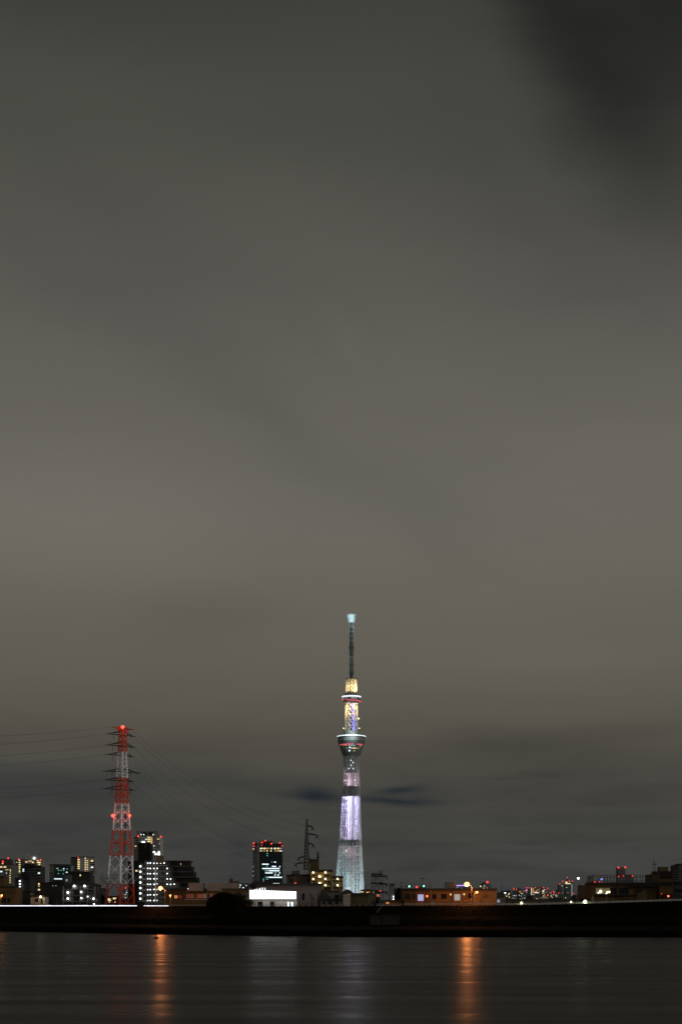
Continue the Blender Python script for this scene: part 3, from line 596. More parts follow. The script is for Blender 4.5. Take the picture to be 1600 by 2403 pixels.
b.block(1530.5, 1540, 2044.5, 'ochre', dy=12, depth=3); b.block(1547, 1567, 2034, 'ochre', dy=3, depth=5, name='water_tank'); b.block(1541, 1546, 2045, 'black', dy=6, depth=5)
b.mast(1532.5, 2016, .1, cross=[(2029.5, 1)]); b.mast(1536, 2022, .1, cross=[(2025, 1), (2028, 1.2)])
b.win(1, 1548, 1561, 2070, 2078, 'glass', frame='dsteel'); b.win(1, 1563, 1575, 2070, 2078, 'glass', frame='dsteel'); b.win(1, 1548, 1576, 2051, 2061, 'black', name='louvre', proud=.4)
b.win(1, 1549, 1575, 2097, 2108, 'black', name='carport_opening', proud=.2); b.lamp(1, 1567.5, 2103, .45, 'orangel' if 'orangel' in M else 'redsig', out=.8); b.lamp(1, 1552, 2097.6, .25, 'sred')
b = Bld('workshop_building', 'dark flat-roofed building at the right edge', 'building', [(1578, 640), (1680, 636)], 2074, 'dconcrete', 20, roof='black')
for x in (1584, 1594, 1606): b.win(0, x, x + 6, 2086, 2093, 'glass', frame='dsteel')
b = Bld('apartment_tower', 'tall dark balconied tower rising at the right edge', 'tower', [(1585, 1300), (1590, 1290), (1660, 1290)], 2029, 'dconcrete', 22)
for i in range(6): b.band(0, 1582.8, 1590, 2044 + i * 5.6, 1.4, 'concrete', 1.2)
for i in range(7): b.band(1, 1591, 1650, 2034 + i * 7, 1.8, 'concrete', .8)
b.mast(1600, 2003, .3)
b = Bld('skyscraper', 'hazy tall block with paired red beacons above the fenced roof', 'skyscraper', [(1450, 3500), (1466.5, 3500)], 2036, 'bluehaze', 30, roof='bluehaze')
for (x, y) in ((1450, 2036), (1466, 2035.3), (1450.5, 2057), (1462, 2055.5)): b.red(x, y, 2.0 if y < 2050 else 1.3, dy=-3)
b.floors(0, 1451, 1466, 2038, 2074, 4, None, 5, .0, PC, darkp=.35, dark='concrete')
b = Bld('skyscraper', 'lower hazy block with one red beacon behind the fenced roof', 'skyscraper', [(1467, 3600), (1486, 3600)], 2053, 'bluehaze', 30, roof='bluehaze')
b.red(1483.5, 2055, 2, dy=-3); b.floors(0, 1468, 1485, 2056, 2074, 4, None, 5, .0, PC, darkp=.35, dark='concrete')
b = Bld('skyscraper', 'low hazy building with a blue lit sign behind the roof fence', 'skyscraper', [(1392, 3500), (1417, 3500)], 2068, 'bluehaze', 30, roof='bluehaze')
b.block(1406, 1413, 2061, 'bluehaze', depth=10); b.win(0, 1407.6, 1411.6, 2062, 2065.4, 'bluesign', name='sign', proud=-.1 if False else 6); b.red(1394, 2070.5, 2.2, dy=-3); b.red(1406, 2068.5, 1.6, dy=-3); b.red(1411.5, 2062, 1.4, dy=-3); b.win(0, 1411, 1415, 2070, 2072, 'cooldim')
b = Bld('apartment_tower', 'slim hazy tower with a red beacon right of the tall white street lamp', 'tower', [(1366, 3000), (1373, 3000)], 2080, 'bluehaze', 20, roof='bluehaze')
b.red(1368.5, 2078.5, 2.2, dy=-2)
b = Bld('house', 'small tan gabled house between the white lamp and the fenced building', 'house', [(1360, 800), (1372, 800)], 2099, 'ochre', 10)

# generic low-rise fabric between (unlit roofs that close the ground line)
gap = [(-60, 200, 2108, 1500, 'wide dark roofscape at the left behind the cream house'), (200, 420, 2110, 1600, 'wide dark roofscape behind the red and white pylon'), (840, 960, 2114, 1400, 'wide dark roofscape behind the gantry'), (1180, 1380, 2112, 2600, 'wide dark roofscape under the far skyline')]
for (a, c, t_, Y, lab) in gap: Bld('warehouse', lab, 'building', [(a, Y), (c, Y)], t_, 'dconcrete', 60)

# ------------------------------------------------------------------ broadcast tower
D = 3073.0; TX = XX(824.5, D); TG = 3.0
def th(py): return H + (HY - py) / F * D       # world z at tower distance
t = thing('broadcast_tower', 'very tall illuminated lattice broadcast tower glowing lilac, with two round decks and a mast', 'tower', TX, D, TG)
RC = [(0, 27), (79, 25.2), (184, 21.8), (239, 19.2), (308, 16.8), (325, 16.9), (338, 19), (344, 21)]
AM = [(0, .40), (79, .28), (184, .09), (280, 0)]
def rt(phi, h): return lerp(RC, h) * (1 + lerp(AM, h) * math.cos(3 * (phi - R(170))) + .0)
NL = 24
def tp(k, h):
    phi = 2 * math.pi * (k % NL) / NL + R(170); r = rt(phi, h)
    return (TX + r * math.cos(phi), D + r * math.sin(phi), TG + h)
legs, diag = MB(), MB()
levels = [12.6 * i for i in range(28)] + [344]
for a, c in zip(levels, levels[1:]):
    rr = 1.12 - .0012 * a; dr = .7 if a < 130 else .34; rings = MB()
    for k in range(NL):
        legs.bar(tp(k, a), tp(k, c), rr, n=5)
        rings.bar(tp(k, c), tp(k + 1, c), .62, n=4)
        if (k % NL) in range(0, NL): 
            left = math.cos(2 * math.pi * (k % NL) / NL + R(170)) < -.1
            diag.bar(tp(k + 1 if left else k, c), tp(k if left else k + 1, a), dr, n=4)
    part(t, 'lattice_ring', rings, 'sky_steel')
LG = part(t, 'lattice_leg', legs, 'sky_steel', 'white steel legs of the lattice shell'); part(t, 'lattice_brace', diag, 'sky_steel')
part(t, 'core_shaft', MB().lathe(TX, D, [(8.8, TG + 140), (8.2, TG + 350)], 28), 'core', smooth=True)
part(t, 'core_shaft', MB().lathe(TX, D, [(8.8, TG - 1), (8.8, TG + 140)], 28), 'core_low_dimmed', smooth=True)
# thin inner frame: four slender lift columns
for k in range(4):
    a = R(25 + 90 * k); part(t, 'lift_column', MB().bar((TX + 12.5 * math.cos(a), D + 12.5 * math.sin(a), TG), (TX + 11.5 * math.cos(a), D + 11.5 * math.sin(a), TG + 345), .7), 'sky_steel')
fl = MB()
for h in (133, 144.5, 239.5, 261, 300):
    n = 48; k = len(fl.v); ri = 8
    for rr_, zz in ((1, 0), (1, 1.2)):
        for i in range(n):
            a = 2 * math.pi * i / n; r_ = rt(a, h) - 1.1; fl.v.append((TX + r_ * math.cos(a), D + r_ * math.sin(a), TG + h + zz))
    for i in range(n): fl.f.append((k + i, k + (i + 1) % n, k + n + (i + 1) % n, k + n + i))
    fl.f.append(tuple(k + i for i in reversed(range(n)))); fl.f.append(tuple(k + n + i for i in range(n)))
part(t, 'light_baffle', fl, 'deck')  # discs added to block light between the lit tower sections
# black sleeves round the core, painting the unlit storeys dark
part(t, 'core_shade_band', MB().lathe(TX, D, [(9.4, TG + 134.3), (9.4, TG + 144.4)], 28), 'black')
part(t, 'core_shade_band', MB().lathe(TX, D, [(9.4, TG + 241), (9.4, TG + 260.9)], 28), 'black')
part(t, 'core_shade_band', MB().lathe(TX, D, [(9.4, TG + 292), (9.4, TG + 350)], 28), 'black')
def hz(py): return th(py)
# main deck
prof = [(17, hz(1776)), (21, hz(1768)), (26, hz(1752)), (30, hz(1739.5)), (30, hz(1738)), (28.8, hz(1737.6)), (29.4, hz(1731.6)), (30.5, hz(1731)), (30.5, hz(1727)), (22, hz(1725.4)), (16.6, hz(1724.6)), (16.6, hz(1715.5))]
part(t, 'lower_deck', MB().lathe(TX, D, prof, 48), 'deck', 'dark flared lower observation deck', smooth=False)
def conewin(parent, ang, z0, z1, dang, m, name, pr=None, off=.5):
    def rad(z):
        p = pr or prof
        for (r0, a), (r1, c) in zip(p, p[1:]):
            if a <= z <= c and c - a > .5: return r0 + (r1 - r0) * (z - a) / (c - a)
        return p[0][0]
    v = []; mb = MB(); n = 4
    for i in range(n):
        a0 = ang - dang + 2 * dang * i / n; a1 = ang - dang + 2 * dang * (i + 1) / n
        q = []
        for (aa, zz, o_) in ((a0, z0, off), (a1, z0, off), (a1, z1, off), (a0, z1, off), (a0, z0, -.6), (a1, z0, -.6), (a1, z1, -.6), (a0, z1, -.6)):
            r_ = rad(zz) + o_; q.append((TX + r_ * math.cos(aa), D + r_ * math.sin(aa), zz))
        k = len(mb.v); mb.v += q; mb.f += [(k, k + 1, k + 2, k + 3), (k, k + 4, k + 5, k + 1), (k + 3, k + 2, k + 6, k + 7)]
        if i == 0: mb.f.append((k, k + 3, k + 7, k + 4))
        if i == n - 1: mb.f.append((k + 1, k + 5, k + 6, k + 2))
    return part(parent, name, mb, m)
def angx(px, r): return -math.acos(max(-1, min(1, (px - 824.5) / 1.086 / r)))
part(t, 'deck_ring_light', MB().lathe(TX, D, [(30.9, hz(1729.6)), (31, hz(1727.9)), (30.4, hz(1727.8))], 64, closed=False), 'skyring', 'white light ring round the top of the lower deck')
for (a, c) in ((798, 803.5), (804.5, 809), (809.5, 815.5), (816, 822.5), (823.5, 829), (837, 842), (842.7, 846), (846.6, 850)):
    A, C = angx(a, 27), angx(c, 27); conewin(t, (A + C) / 2, hz(1750.3), hz(1748.2), abs(C - A) / 2, 'skypink', 'deck_light_strip')
for (x, y, w, m) in ((806, 1752, 1, 'warm2'), (811.5, 1751.6, .8, 'yel'), (819, 1752, 1.2, 'skywin'), (825.5, 1752.3, 2.4, 'teal'), (831, 1752.3, 2, 'teal'), (845, 1752.6, .9, 'skywin'), (813, 1758.3, 1.1, 'cooldim'), (820.5, 1756.8, 1.2, 'whitem'), (825.5, 1758.2, 1.8, 'skywin'), (831, 1758.3, 2.3, 'yel'), (836.5, 1758.3, 2.1, 'warm2'), (842, 1758.5, .7, 'warm2'), (819.5, 1764, 1.4, 'whitem'), (812, 1764, .8, 'dimwin'), (830.5, 1764.3, .6, 'yel'), (837.5, 1764.5, .8, 'dimwin'), (806, 1759, .8, 'dimwin')):
    r_ = 26 if y < 1755 else (24 if y < 1761 else 22); A = angx(x, r_); conewin(t, A, hz(y + 1), hz(y - 1), w / 1.086 / r_, m, 'deck_window')
# upper shaft lattice
def shaft(h0, h1, r0, r1, n, lv, nm, rr=.55):
    mb = MB(); L = [(h0 + (h1 - h0) * i / lv) for i in range(lv + 1)]
    def q(k, i):
        a = 2 * math.pi * (k % n) / n + .2; r_ = r0 + (r1 - r0) * i / lv; return (TX + r_ * math.cos(a), D + r_ * math.sin(a), L[i])
    for i in range(lv):
        for k in range(n):
            mb.bar(q(k, i), q(k, i + 1), rr, n=4); mb.bar(q(k, i + 1), q(k + 1, i), rr * .9, n=4); mb.bar(q(k, i + 1), q(k + 1, i + 1), rr * .8, n=4)
    return part(t, nm, mb, 'sky_steel')
shaft(hz(1716), hz(1651), 14, 13.2, 9, 5, 'upper_shaft_lattice', 1.0)
part(t, 'upper_core', MB().lathe(TX, D, [(7, hz(1716)), (6.6, hz(1652))], 20), 'black')
part(t, 'blue_lift_shaft', MB().bar((TX + 5.3, D - 8.3, hz(1715.5)), (TX + 2.2, D - 8.3, hz(1651)), 3.1, n=12), 'skyblue', 'glowing blue lift shaft in the upper tower')
# gallery deck
gp = [(14.5, hz(1651)), (16.5, hz(1650)), (17.2, hz(1645.5)), (20.5, hz(1644)), (20.3, hz(1639)), (19.5, hz(1638)), (20.6, hz(1634.4)), (20.8, hz(1633.6)), (15.2, hz(1632.8)), (15, hz(1627))]
part(t, 'upper_deck', MB().lathe(TX, D, gp, 40), 'deck', 'small dark upper observation deck')
part(t, 'deck_ring_light', MB().lathe(TX, D, [(20.2, hz(1637.4)), (20.9, hz(1634.6)), (20.4, hz(1634.5))], 48, closed=False), 'skyring', 'white light ring round the upper deck')
mb = MB(); n = 26
for i in range(n):      # sloping tube corridor
    a0 = R(-118 + 108 * i / n); a1 = R(-118 + 108 * (i + 1) / n)
    mb.bar((TX + 21 * math.cos(a0), D + 21 * math.sin(a0), hz(1645.0 + 2.6 * i / n)), (TX + 21 * math.cos(a1), D + 21 * math.sin(a1), hz(1645.0 + 2.6 * (i + 1) / n)), .9)
part(t, 'tube_corridor', mb, 'skypink', 'red lit sloping tube round the upper deck')
part(t, 'tube_corridor', MB().bar((TX - 20.5, D - 6, hz(1643.6)), (TX - 15.5, D - 15, hz(1642)), 1.1), 'skypink')
for x in (813, 825, 829, 834): conewin(t, angx(x, 20), hz(1641.5), hz(1639.6), .04, 'skywin', 'deck_window', gp)
shaft(hz(1627), hz(1594), 12.3, 11, 11, 4, 'crown_lattice', .72)
part(t, 'crown_core', MB().lathe(TX, D, [(6.5, hz(1627)), (6, hz(1595))], 16), 'black')
part(t, 'crown_cap', MB().lathe(TX, D, [(12.3, hz(1594.2)), (12.6, hz(1593)), (6, hz(1591.6))], 24), 'dsteel')
# mast
mp = [(3.6, hz(1592)), (3.9, hz(1580)), (6.2, hz(1579.6)), (6.2, hz(1578.6)), (4.6, hz(1578)), (4.4, hz(1561)), (6, hz(1560.6)), (6, hz(1558.4)), (4.0, hz(1558)), (4.0, hz(1543.6)), (5.2, hz(1543.2)), (4.4, hz(1542)), (4.6, hz(1524)), (5.6, hz(1523.6)), (5.4, hz(1516)), (3.9, hz(1514)), (3.8, hz(1461))]
part(t, 'mast', MB().lathe(TX, D, mp, 14), 'mastm', 'dark antenna mast')
mr = MB()
for i in range(8):
    a = 2 * math.pi * i / 8; mr.bar((TX + 5.4 * math.cos(a), D + 5.4 * math.sin(a), hz(1580)), (TX + 4.9 * math.cos(a), D + 4.9 * math.sin(a), hz(1460)), .16, n=4)
part(t, 'mast_rail', mr, 'sky_steel')
for y in (1472, 1482.6, 1493.5, 1504.5, 1542.6): part(t, 'mast_platform', MB().lathe(TX, D, [(5.4, hz(y + .6)), (5.4, hz(y - .5))], 14), 'sky_steel')
part(t, 'mast_crown', MB().lathe(TX, D, [(4.2, hz(1461.5)), (7.4, hz(1461)), (7.4, hz(1459.2)), (6.6, hz(1458.6)), (6.6, hz(1456.6)), (7.3, hz(1456)), (7.2, hz(1454.6)), (6.8, hz(1454))], 20), 'sky_steel', 'pale drum at the top of the mast')
cr = MB()
for i in range(16):
    a = 2 * math.pi * i / 16; cr.bar((TX + 7.0 * math.cos(a), D + 7.0 * math.sin(a), hz(1454.5)), (TX + 8.6 * math.cos(a), D + 8.6 * math.sin(a), hz(1442.4 - rnd.uniform(0, .8))), 1.0, .9, n=5)
cr.lathe(TX, D, [(6, hz(1454)), (7.2, hz(1444.5))], 16)
part(t, 'mast_tip', cr, 'sky_steel')
# --- lamps of the tower
lil, pink, cyan, gold = (.66, .6, 1.0), (1.0, .74, .8), (.62, .95, 1.0), (1.0, .72, .3)
def ringlights(h, r_, n, pw, c, ph=0):
    pw *= n / 3; n = 3
    for i in range(n):
        a = 2 * math.pi * i / n + ph - math.pi / 2 - .6; light(t, 'POINT', (TX + r_ * math.cos(a), D + r_ * math.sin(a), TG + h), pw, c, .6, name='core_floodlight')
for i, h in enumerate((150, 165, 180, 196, 212, 226, 236)): ringlights(h, 14.2, 5, 2500 + 650 * i, (lil if h > 170 else (.8, .66, 1)))
for i, h in enumerate((264, 276, 288)): ringlights(h, 13, 4, (2400, 1700, 700)[i], (.95, .68, .85))
for i, h in enumerate((12, 40, 66, 92, 120, 129)): ringlights(h, 15, 4, (1500, 1500, 1500, 1700, 1900, 1500)[i], pink)
for (dx, dy) in ((-70, -60), (-25, -75), (35, -70), (75, -30), (-85, 10)):
    light(t, 'SPOT', (TX + dx, D + dy, TG + 2), 125000, cyan, 1.0, aim=(TX + dx * .12, D, TG + 75), cone=70, blend=1.0)
for (dx, w) in ((-17, 1), (4, 1), (17, 1)):
    light(t, 'SPOT', (TX + dx, D - 17, hz(1650)), 60000 * w, gold, .6, aim=(TX + dx * .5, D - 10, hz(1700)), cone=110, blend=1)
    light(t, 'SPOT', (TX + dx * 1.1, D - 20, hz(1626)), 34000, gold, .6, aim=(TX + dx * .5, D - 6, hz(1604)), cone=120, blend=1)
ringlights(hz(1655) - TG, 10, 4, 5000, gold); ringlights(hz(1670) - TG, 10, 3, 2500, gold); ringlights(hz(1612) - TG, 9, 4, 2500, gold)
for dx in (-13, 13): light(t, 'POINT', (TX + dx, D - 13, hz(1459)), 5000, cyan, .6)
light(t, 'POINT', (TX, D - 16, hz(1450)), 3500, cyan, .6); light(t, 'POINT', (TX - 14, D - 22, hz(1560)), 3000, cyan, .6); light(t, 'POINT', (TX + 12, D - 20, hz(1485)), 2500, cyan, .6)
light(t, 'POINT', (TX, D - 44, hz(1722)), 26000, (.85, .95, 1), .8)
for (x, y) in ((823.5, 1784), (828.5, 1789.5), (823.5, 1795.5), (818.5, 1804), (828.5, 1804), (833, 1831), (835.5, 1928)): part(t, 'beacon', MB().ball((XX(x, D - 21), D - 21, ZZ(y, D - 21)), .9, 6), 'whitem')
part(t, 'beacon', MB().ball((TX + 15.5, D - 6, hz(1687)), 1.4, 6), 'yell'); part(t, 'beacon', MB().ball((TX - 17, D - 6, hz(1709.5)), .9, 6), 'yell'); part(t, 'beacon', MB().ball((TX + 17, D - 6, hz(1710)), .9, 6), 'yell')

# ------------------------------------------------------------------ red and white pylon
PY = 762.0; PXc = 286.0
t = thing('transmission_tower', 'tall red and white banded power pylon with three red warning lamps', 'pylon', XX(282, PY), PY, GZ)
def half(py): return lerp([(1705, 8.2), (1764, 9.6), (1825, 12.2), (1885, 15.2), (1948, 19.5), (2008, 25), (2073, 29.5), (2160, 33.5)], py) / F * PY
def pc(py): return lerp([(1705, 288.5), (1825, 287), (1948, 286), (2073, 283.5), (2160, 281.5)], py)
ANG = [R(188), R(278), R(8), R(98)]
def leg(k, py):
    h_ = half(py) * 1.0; a = ANG[k % 4]; return (XX(pc(py), PY) + h_ * math.cos(a), PY + h_ * math.sin(a), ZZ(py, PY))
bands = [(1705, 1764, 'red'), (1764, 1825, 'white'), (1825, 1885, 'red'), (1885, 1948, 'white'), (1948, 2008, 'red'), (2008, 2073, 'white'), (2073, 2165, 'red')]
for (a, c, m) in bands:
    mb = MB(); n = 5 if c - a < 62 and a < 1800 else (3 if a < 1900 else 2)
    rr = .3 + (a - 1705) * .0008
    for i in range(n):
        ya = a + (c - a) * i / n; yc = a + (c - a) * (i + 1) / n; ym = (ya + yc) / 2
        for k in range(4):
            mb.bar(leg(k, ya), leg(k, yc), rr, n=5); mb.bar(leg(k, yc), leg(k + 1, yc), rr * .35, n=4)
            # K / diamond bracing
            A, B2 = Vector(leg(k, ym)), Vector(leg(k + 1, ym)); top = (Vector(leg(k, ya)) + Vector(leg(k + 1, ya))) / 2; bot = (Vector(leg(k, yc)) + Vector(leg(k + 1, yc))) / 2
            for (p, q) in ((top, A), (top, B2), (A, bot), (B2, bot)): mb.bar(p, q, rr * .42, n=4)
            if a < 1830: mb.bar(leg(k, ya), leg(k + 1, yc), rr * .4, n=4)
    part(t, 'tower_section', mb, m, 'red painted band' if m == 'red' else 'white painted band')
arms = [(1709, 271, 308, 'red', -3), (1725, 259, 309, 'dsteel', 6), (1751, 257, 310, 'dsteel', 6), (1773, 257, 307, 'dsteel', 5), (1812, 251, 323, 'dsteel', 5), (1832, 253, 306, 'dsteel', 5), (1853, 250, 308, 'dsteel', 6)]
for (y, xa, xb, m, rise) in arms:
    mb = MB(); yo = PY
    for (xe, sgn) in ((xa, -1), (xb, 1)):
        ye = PY + (-7 if sgn < 0 else 7); lip = .8 if sgn < 0 else -.3
        e = (XX(xe, PY), ye, ZZ(y + lip, PY)); c = pc(y)
        for k in (0, 1, 2, 3):
            p = leg(k, y)
            if (p[0] - XX(c, PY)) * sgn > -1.2: mb.bar(p, e, .16, .1, n=4); mb.bar(leg(k, y - rise * 1.6), e, .12, n=4)
        mid = Vector(e) * .5 + Vector((XX(c, PY), yo, ZZ(y, PY))) * .5
        mb.bar(mid, (mid.x, mid.y, mid.z + (rise * .6) / F * PY), .1, n=4)
        mb.bar(Vector(e) + Vector((-1.2, 0, 0)) * 1, Vector(e) + Vector((1.2, 0, 0)), .16, n=4)
    ao = part(t, 'cross_arm', mb, m)
    if y > 1710:
        ins = MB()
        xs = [xa + 8, xb - 2] if y < 1800 else ([251.5, 263, 265.5, 307, 323] if y == 1812 else [xa + 10, xa + 14, xb - 4, xb])
        for x in xs: ins.bar(P3(x, y, PY), P3(x, y + 11, PY), .1, n=4)
        part(ao, 'insulator', ins, 'dsteel')
# white arm tip, maintenance cage, aerial platform, ladder
part(t, 'cross_arm_tip', MB().bar(P3(310, 1808, PY + 7), P3(319, 1809, PY + 7), .22).bar(P3(312, 1811.5, PY + 7), P3(323.5, 1812.5, PY + 7), .22), 'white')
mb = MB()
for i in range(60): y = 1900 + i * 3.8; mb.bar(P3(pc(y) + 6.5, y, PY), P3(pc(y) + 9.5, y, PY), .09, n=4)
mb.bar(P3(pc(1900) + 6.5, 1900, PY), P3(pc(2125) + 8, 2125, PY), .14, n=4); mb.bar(P3(pc(1900) + 9.5, 1900, PY), P3(pc(2125) + 11, 2125, PY), .14, n=4)
part(t, 'ladder', mb, 'dsteel')
mb = MB()
for y in (2053, 2061, 2069, 2073): mb.bar(P3(238 if y > 2055 else 256, y, PY - 3), P3(328 if y in (2061,) else 312, y + .5, PY - 3), .14, n=4)
for x in (237, 240, 243, 247, 251, 254): mb.bar(P3(x, 2070 - rnd.uniform(0, 5), PY - 3), P3(x, 2046 + rnd.uniform(0, 12), PY - 3), .11, n=4)
for x in (318, 322, 327): mb.bar(P3(x, 2068, PY - 3), P3(x, 2052 + rnd.uniform(0, 6), PY - 3), .11, n=4)
mb.bar(P3(236, 2062, PY - 3), P3(252, 2072, PY - 3), .12).bar(P3(328, 2061, PY - 3), P3(312, 2071, PY - 3), .12)
part(t, 'aerial_platform', mb, 'steel')
for (x, y, r_, pw) in ((288.5, 1706, .9, 200), (265, 1914, .85, 220), (304.5, 1914, .85, 220)):
    yy = PY - 4 if x > 280 and y < 1800 else PY - 2
    part(t, 'warning_lamp', MB().ball(P3(x, y, yy), r_, 10), 'redbig'); light(t, 'POINT', P3(x, y + (4 if y < 1800 else 0), yy - 2), pw, (1, .06, .03), .5)
for (x0, x1) in ((265, 270), (300, 304.5)): part(t, 'lamp_bracket', MB().bar(P3(x0, 1915.5, PY - 2), P3(x1, 1915.5, PY), .15), 'steel')
part(t, 'foundation', MB().box(XX(252, PY), XX(258, PY), PY - 1, PY + 1, GZ - .5, GZ + 1.2).box(XX(307, PY), XX(313, PY), PY - 1, PY + 1, GZ - .5, GZ + 1.2), 'concrete')

# ------------------------------------------------------------------ dark lattice pylon
QY = 735.0
t2 = thing('transmission_tower', 'dark steel lattice pylon with drooping arms behind the warehouse', 'pylon', XX(722, QY), QY, GZ)
def q(k, py):
    h_ = lerp([(1922, .6), (1945, 2.6), (2042, 6.2), (2130, 9)], py) / F * QY * 1.25; a = R(35 + 90 * k); return (XX(lerp([(1922, 720), (2042, 719)], py), QY) + h_ * math.cos(a), QY + h_ * math.sin(a), ZZ(py, QY))
mb = MB(); ys = [1924, 1934, 1944] + [1944 + 7.6 * i for i in range(1, 24)]
for a, c in zip(ys, ys[1:]):
    for k in range(4): mb.bar(q(k, a), q(k, c), .2, n=4); mb.bar(q(k, a), q(k + 1, c), .13, n=4); mb.bar(q(k + 1, a), q(k, c), .13, n=4)
part(t2, 'lattice_body', mb, 'steel')
armsR = [(1939, 733), (1958, 743), (1980, 734), (2015, 728)]; armsL = [(2011, 702), (2025, 695)]
for lst in (armsR, armsL):
    for (y, xe) in lst:
        s_ = 1 if xe > 720 else -1; mb = MB()
        mb.bar(P3(720 + s_ * 3, y, QY), P3(xe, y + 1.5, QY), .3, .18, n=4).bar(P3(720 + s_ * 3, y - 4, QY), P3(xe, y + 1.2, QY), .15, n=4)
        ao = part(t2, 'cross_arm', mb, 'dsteel')
        part(ao, 'insulator', MB().bar(P3(xe, y + 1.5, QY), P3(xe + s_ * 4, y + 8.5, QY + 1), .28, .22).bar(P3(xe, y + 1.5, QY), P3(xe - s_ * 2, y + 11, QY), .25, .2), 'dsteel')
part(t2, 'earth_peak', MB().bar(P3(717, 1922.5, QY), P3(724, 1924, QY), .16), 'dsteel')

# gantry / substation structure
GY = 800.0
t = thing('substation_gantry', 'dark steel portal gantry with crossbeams and hanging insulators right of the broadcast tower', 'gantry', XX(890, GY), GY, GZ)
def gcol(x0, x1, ytop, yb=2135, n=9, spread=3):
    mb = MB()
    for i in range(n):
        ya = ytop + (yb - ytop) * i / n; yc = ytop + (yb - ytop) * (i + 1) / n
        wa = spread * i / n; wc = spread * (i + 1) / n
        for yy in (0, 4):
            mb.bar(P3(x0 - wa, ya, GY + yy), P3(x0 - wc, yc, GY + yy), .14, n=4); mb.bar(P3(x1 + wa, ya, GY + yy), P3(x1 + wc, yc, GY + yy), .14, n=4)
            mb.bar(P3(x0 - wa, ya, GY + yy), P3(x1 + wc, yc, GY + yy), .08, n=4); mb.bar(P3(x1 + wa, ya, GY + yy), P3(x0 - wc, yc, GY + yy), .08, n=4)
    return mb
part(t, 'column', gcol(873.5, 880, 2048), 'steel'); part(t, 'column', gcol(891, 897, 2042), 'steel')
for (y, xa, xb) in ((2051, 871, 897), (2055.5, 871, 909), (2072, 870, 897), (2074, 890, 909), (2093, 889, 909)):
    part(t, 'crossbeam', MB().bar(P3(xa, y, GY), P3(xb, y, GY), .3, n=4).bar(P3(xa, y + 2, GY), P3(xb, y + 2, GY), .12, n=4), 'dsteel')
for (x, y) in ((883, 2061.5), (907, 2061), (884, 2078), (907, 2079), (908, 2098)): part(t, 'insulator', MB().bar(P3(x + .8, y - 2.6, GY), P3(x - .4, y + 2.2, GY), .28, .35), 'dsteel')
for (x, y) in ((904, 2061), (887, 2060), (904, 2079), (888, 2078), (905, 2098)): part(t, 'drop_wire', MB().bar(P3(x, y - 5, GY), P3(x, y + 4, GY), .1, n=4), 'dsteel')
for x in (876, 881, 886, 891.5): part(t, 'lightning_rod', MB().bar(P3(x, 2052, GY), P3(x, 2044.5 if x < 890 else 2041, GY), .1, n=4), 'dsteel')

# ------------------------------------------------------------------ wires
def wire(label, p, q_, sag, group, r=.042):
    mb = MB(); n = 28; p = Vector(p); q_ = Vector(q_); last = p
    for i in range(1, n + 1):
        u = i / n; c = p.lerp(q_, u) - Vector((0, 0, 4 * sag * u * (1 - u))); mb.bar(last, c, r, n=4); last = c
    single('overhead_wire', label, 'wire', mb, 'wire', group)
lw = [(1709, 271, 1716, 'topmost'), (1725.5, 259, 1741, 'second highest'), (1751.5, 257, 1768.5, 'third highest'), (1773.5, 257, 1791.5, 'fourth highest'), (1832.5, 253, 1838, 'second lowest'), (1853.5, 250, 1860, 'lowest')]
for (y, x, ye, nm) in lw:
    e = P3(-420, ye + 14, 560)
    wire(f'{nm} dark wire running left out of the picture from the banded pylon', (XX(x, PY), PY - 7, ZZ(y, PY)), e, 2.5, 'wires left of the banded pylon')
rw = [(1712, 308, 1936, 718, 9, 'topmost'), (1728, 312, 1954, 715, 9, 'second highest'), (1753, 312, 1976, 714, 10, 'third highest'), (1775, 309, 2011, 703, 13, 'fourth highest'), (1813, 322, 2025, 696, 9, 'second lowest'), (1834, 307, 2040, 700, 9, 'lowest')]
for (y, x, y2, x2, sag, nm) in rw:
    wire(f'{nm} dark wire sloping from the banded pylon down to the dark pylon', (XX(x, PY), PY + 7, ZZ(y, PY)), P3(x2, y2, QY), sag, 'wires between the two pylons')
for (y, x, nm) in ((1947.5, 737, 'upper'), (1966.5, 747, 'middle'), (1988.5, 738, 'lower')):
    wire(f'{nm} thin wire from the dark pylon arm down to the steel gantry', P3(x, y, QY + 1), P3(885, 2056 + (y - 1947) * .3, GY), 3, 'wires to the gantry', .04)
for (p, q_, nm) in (((941, 2071), (1010, 2074), 'slack thin wire between the two brown signal poles'), ((1010, 2117), (1105, 2112), 'low thin wire across the front of the orange building')):
    wire(nm, P3(*p, 612), P3(*q_, 612), .6, 'street wires', .04)

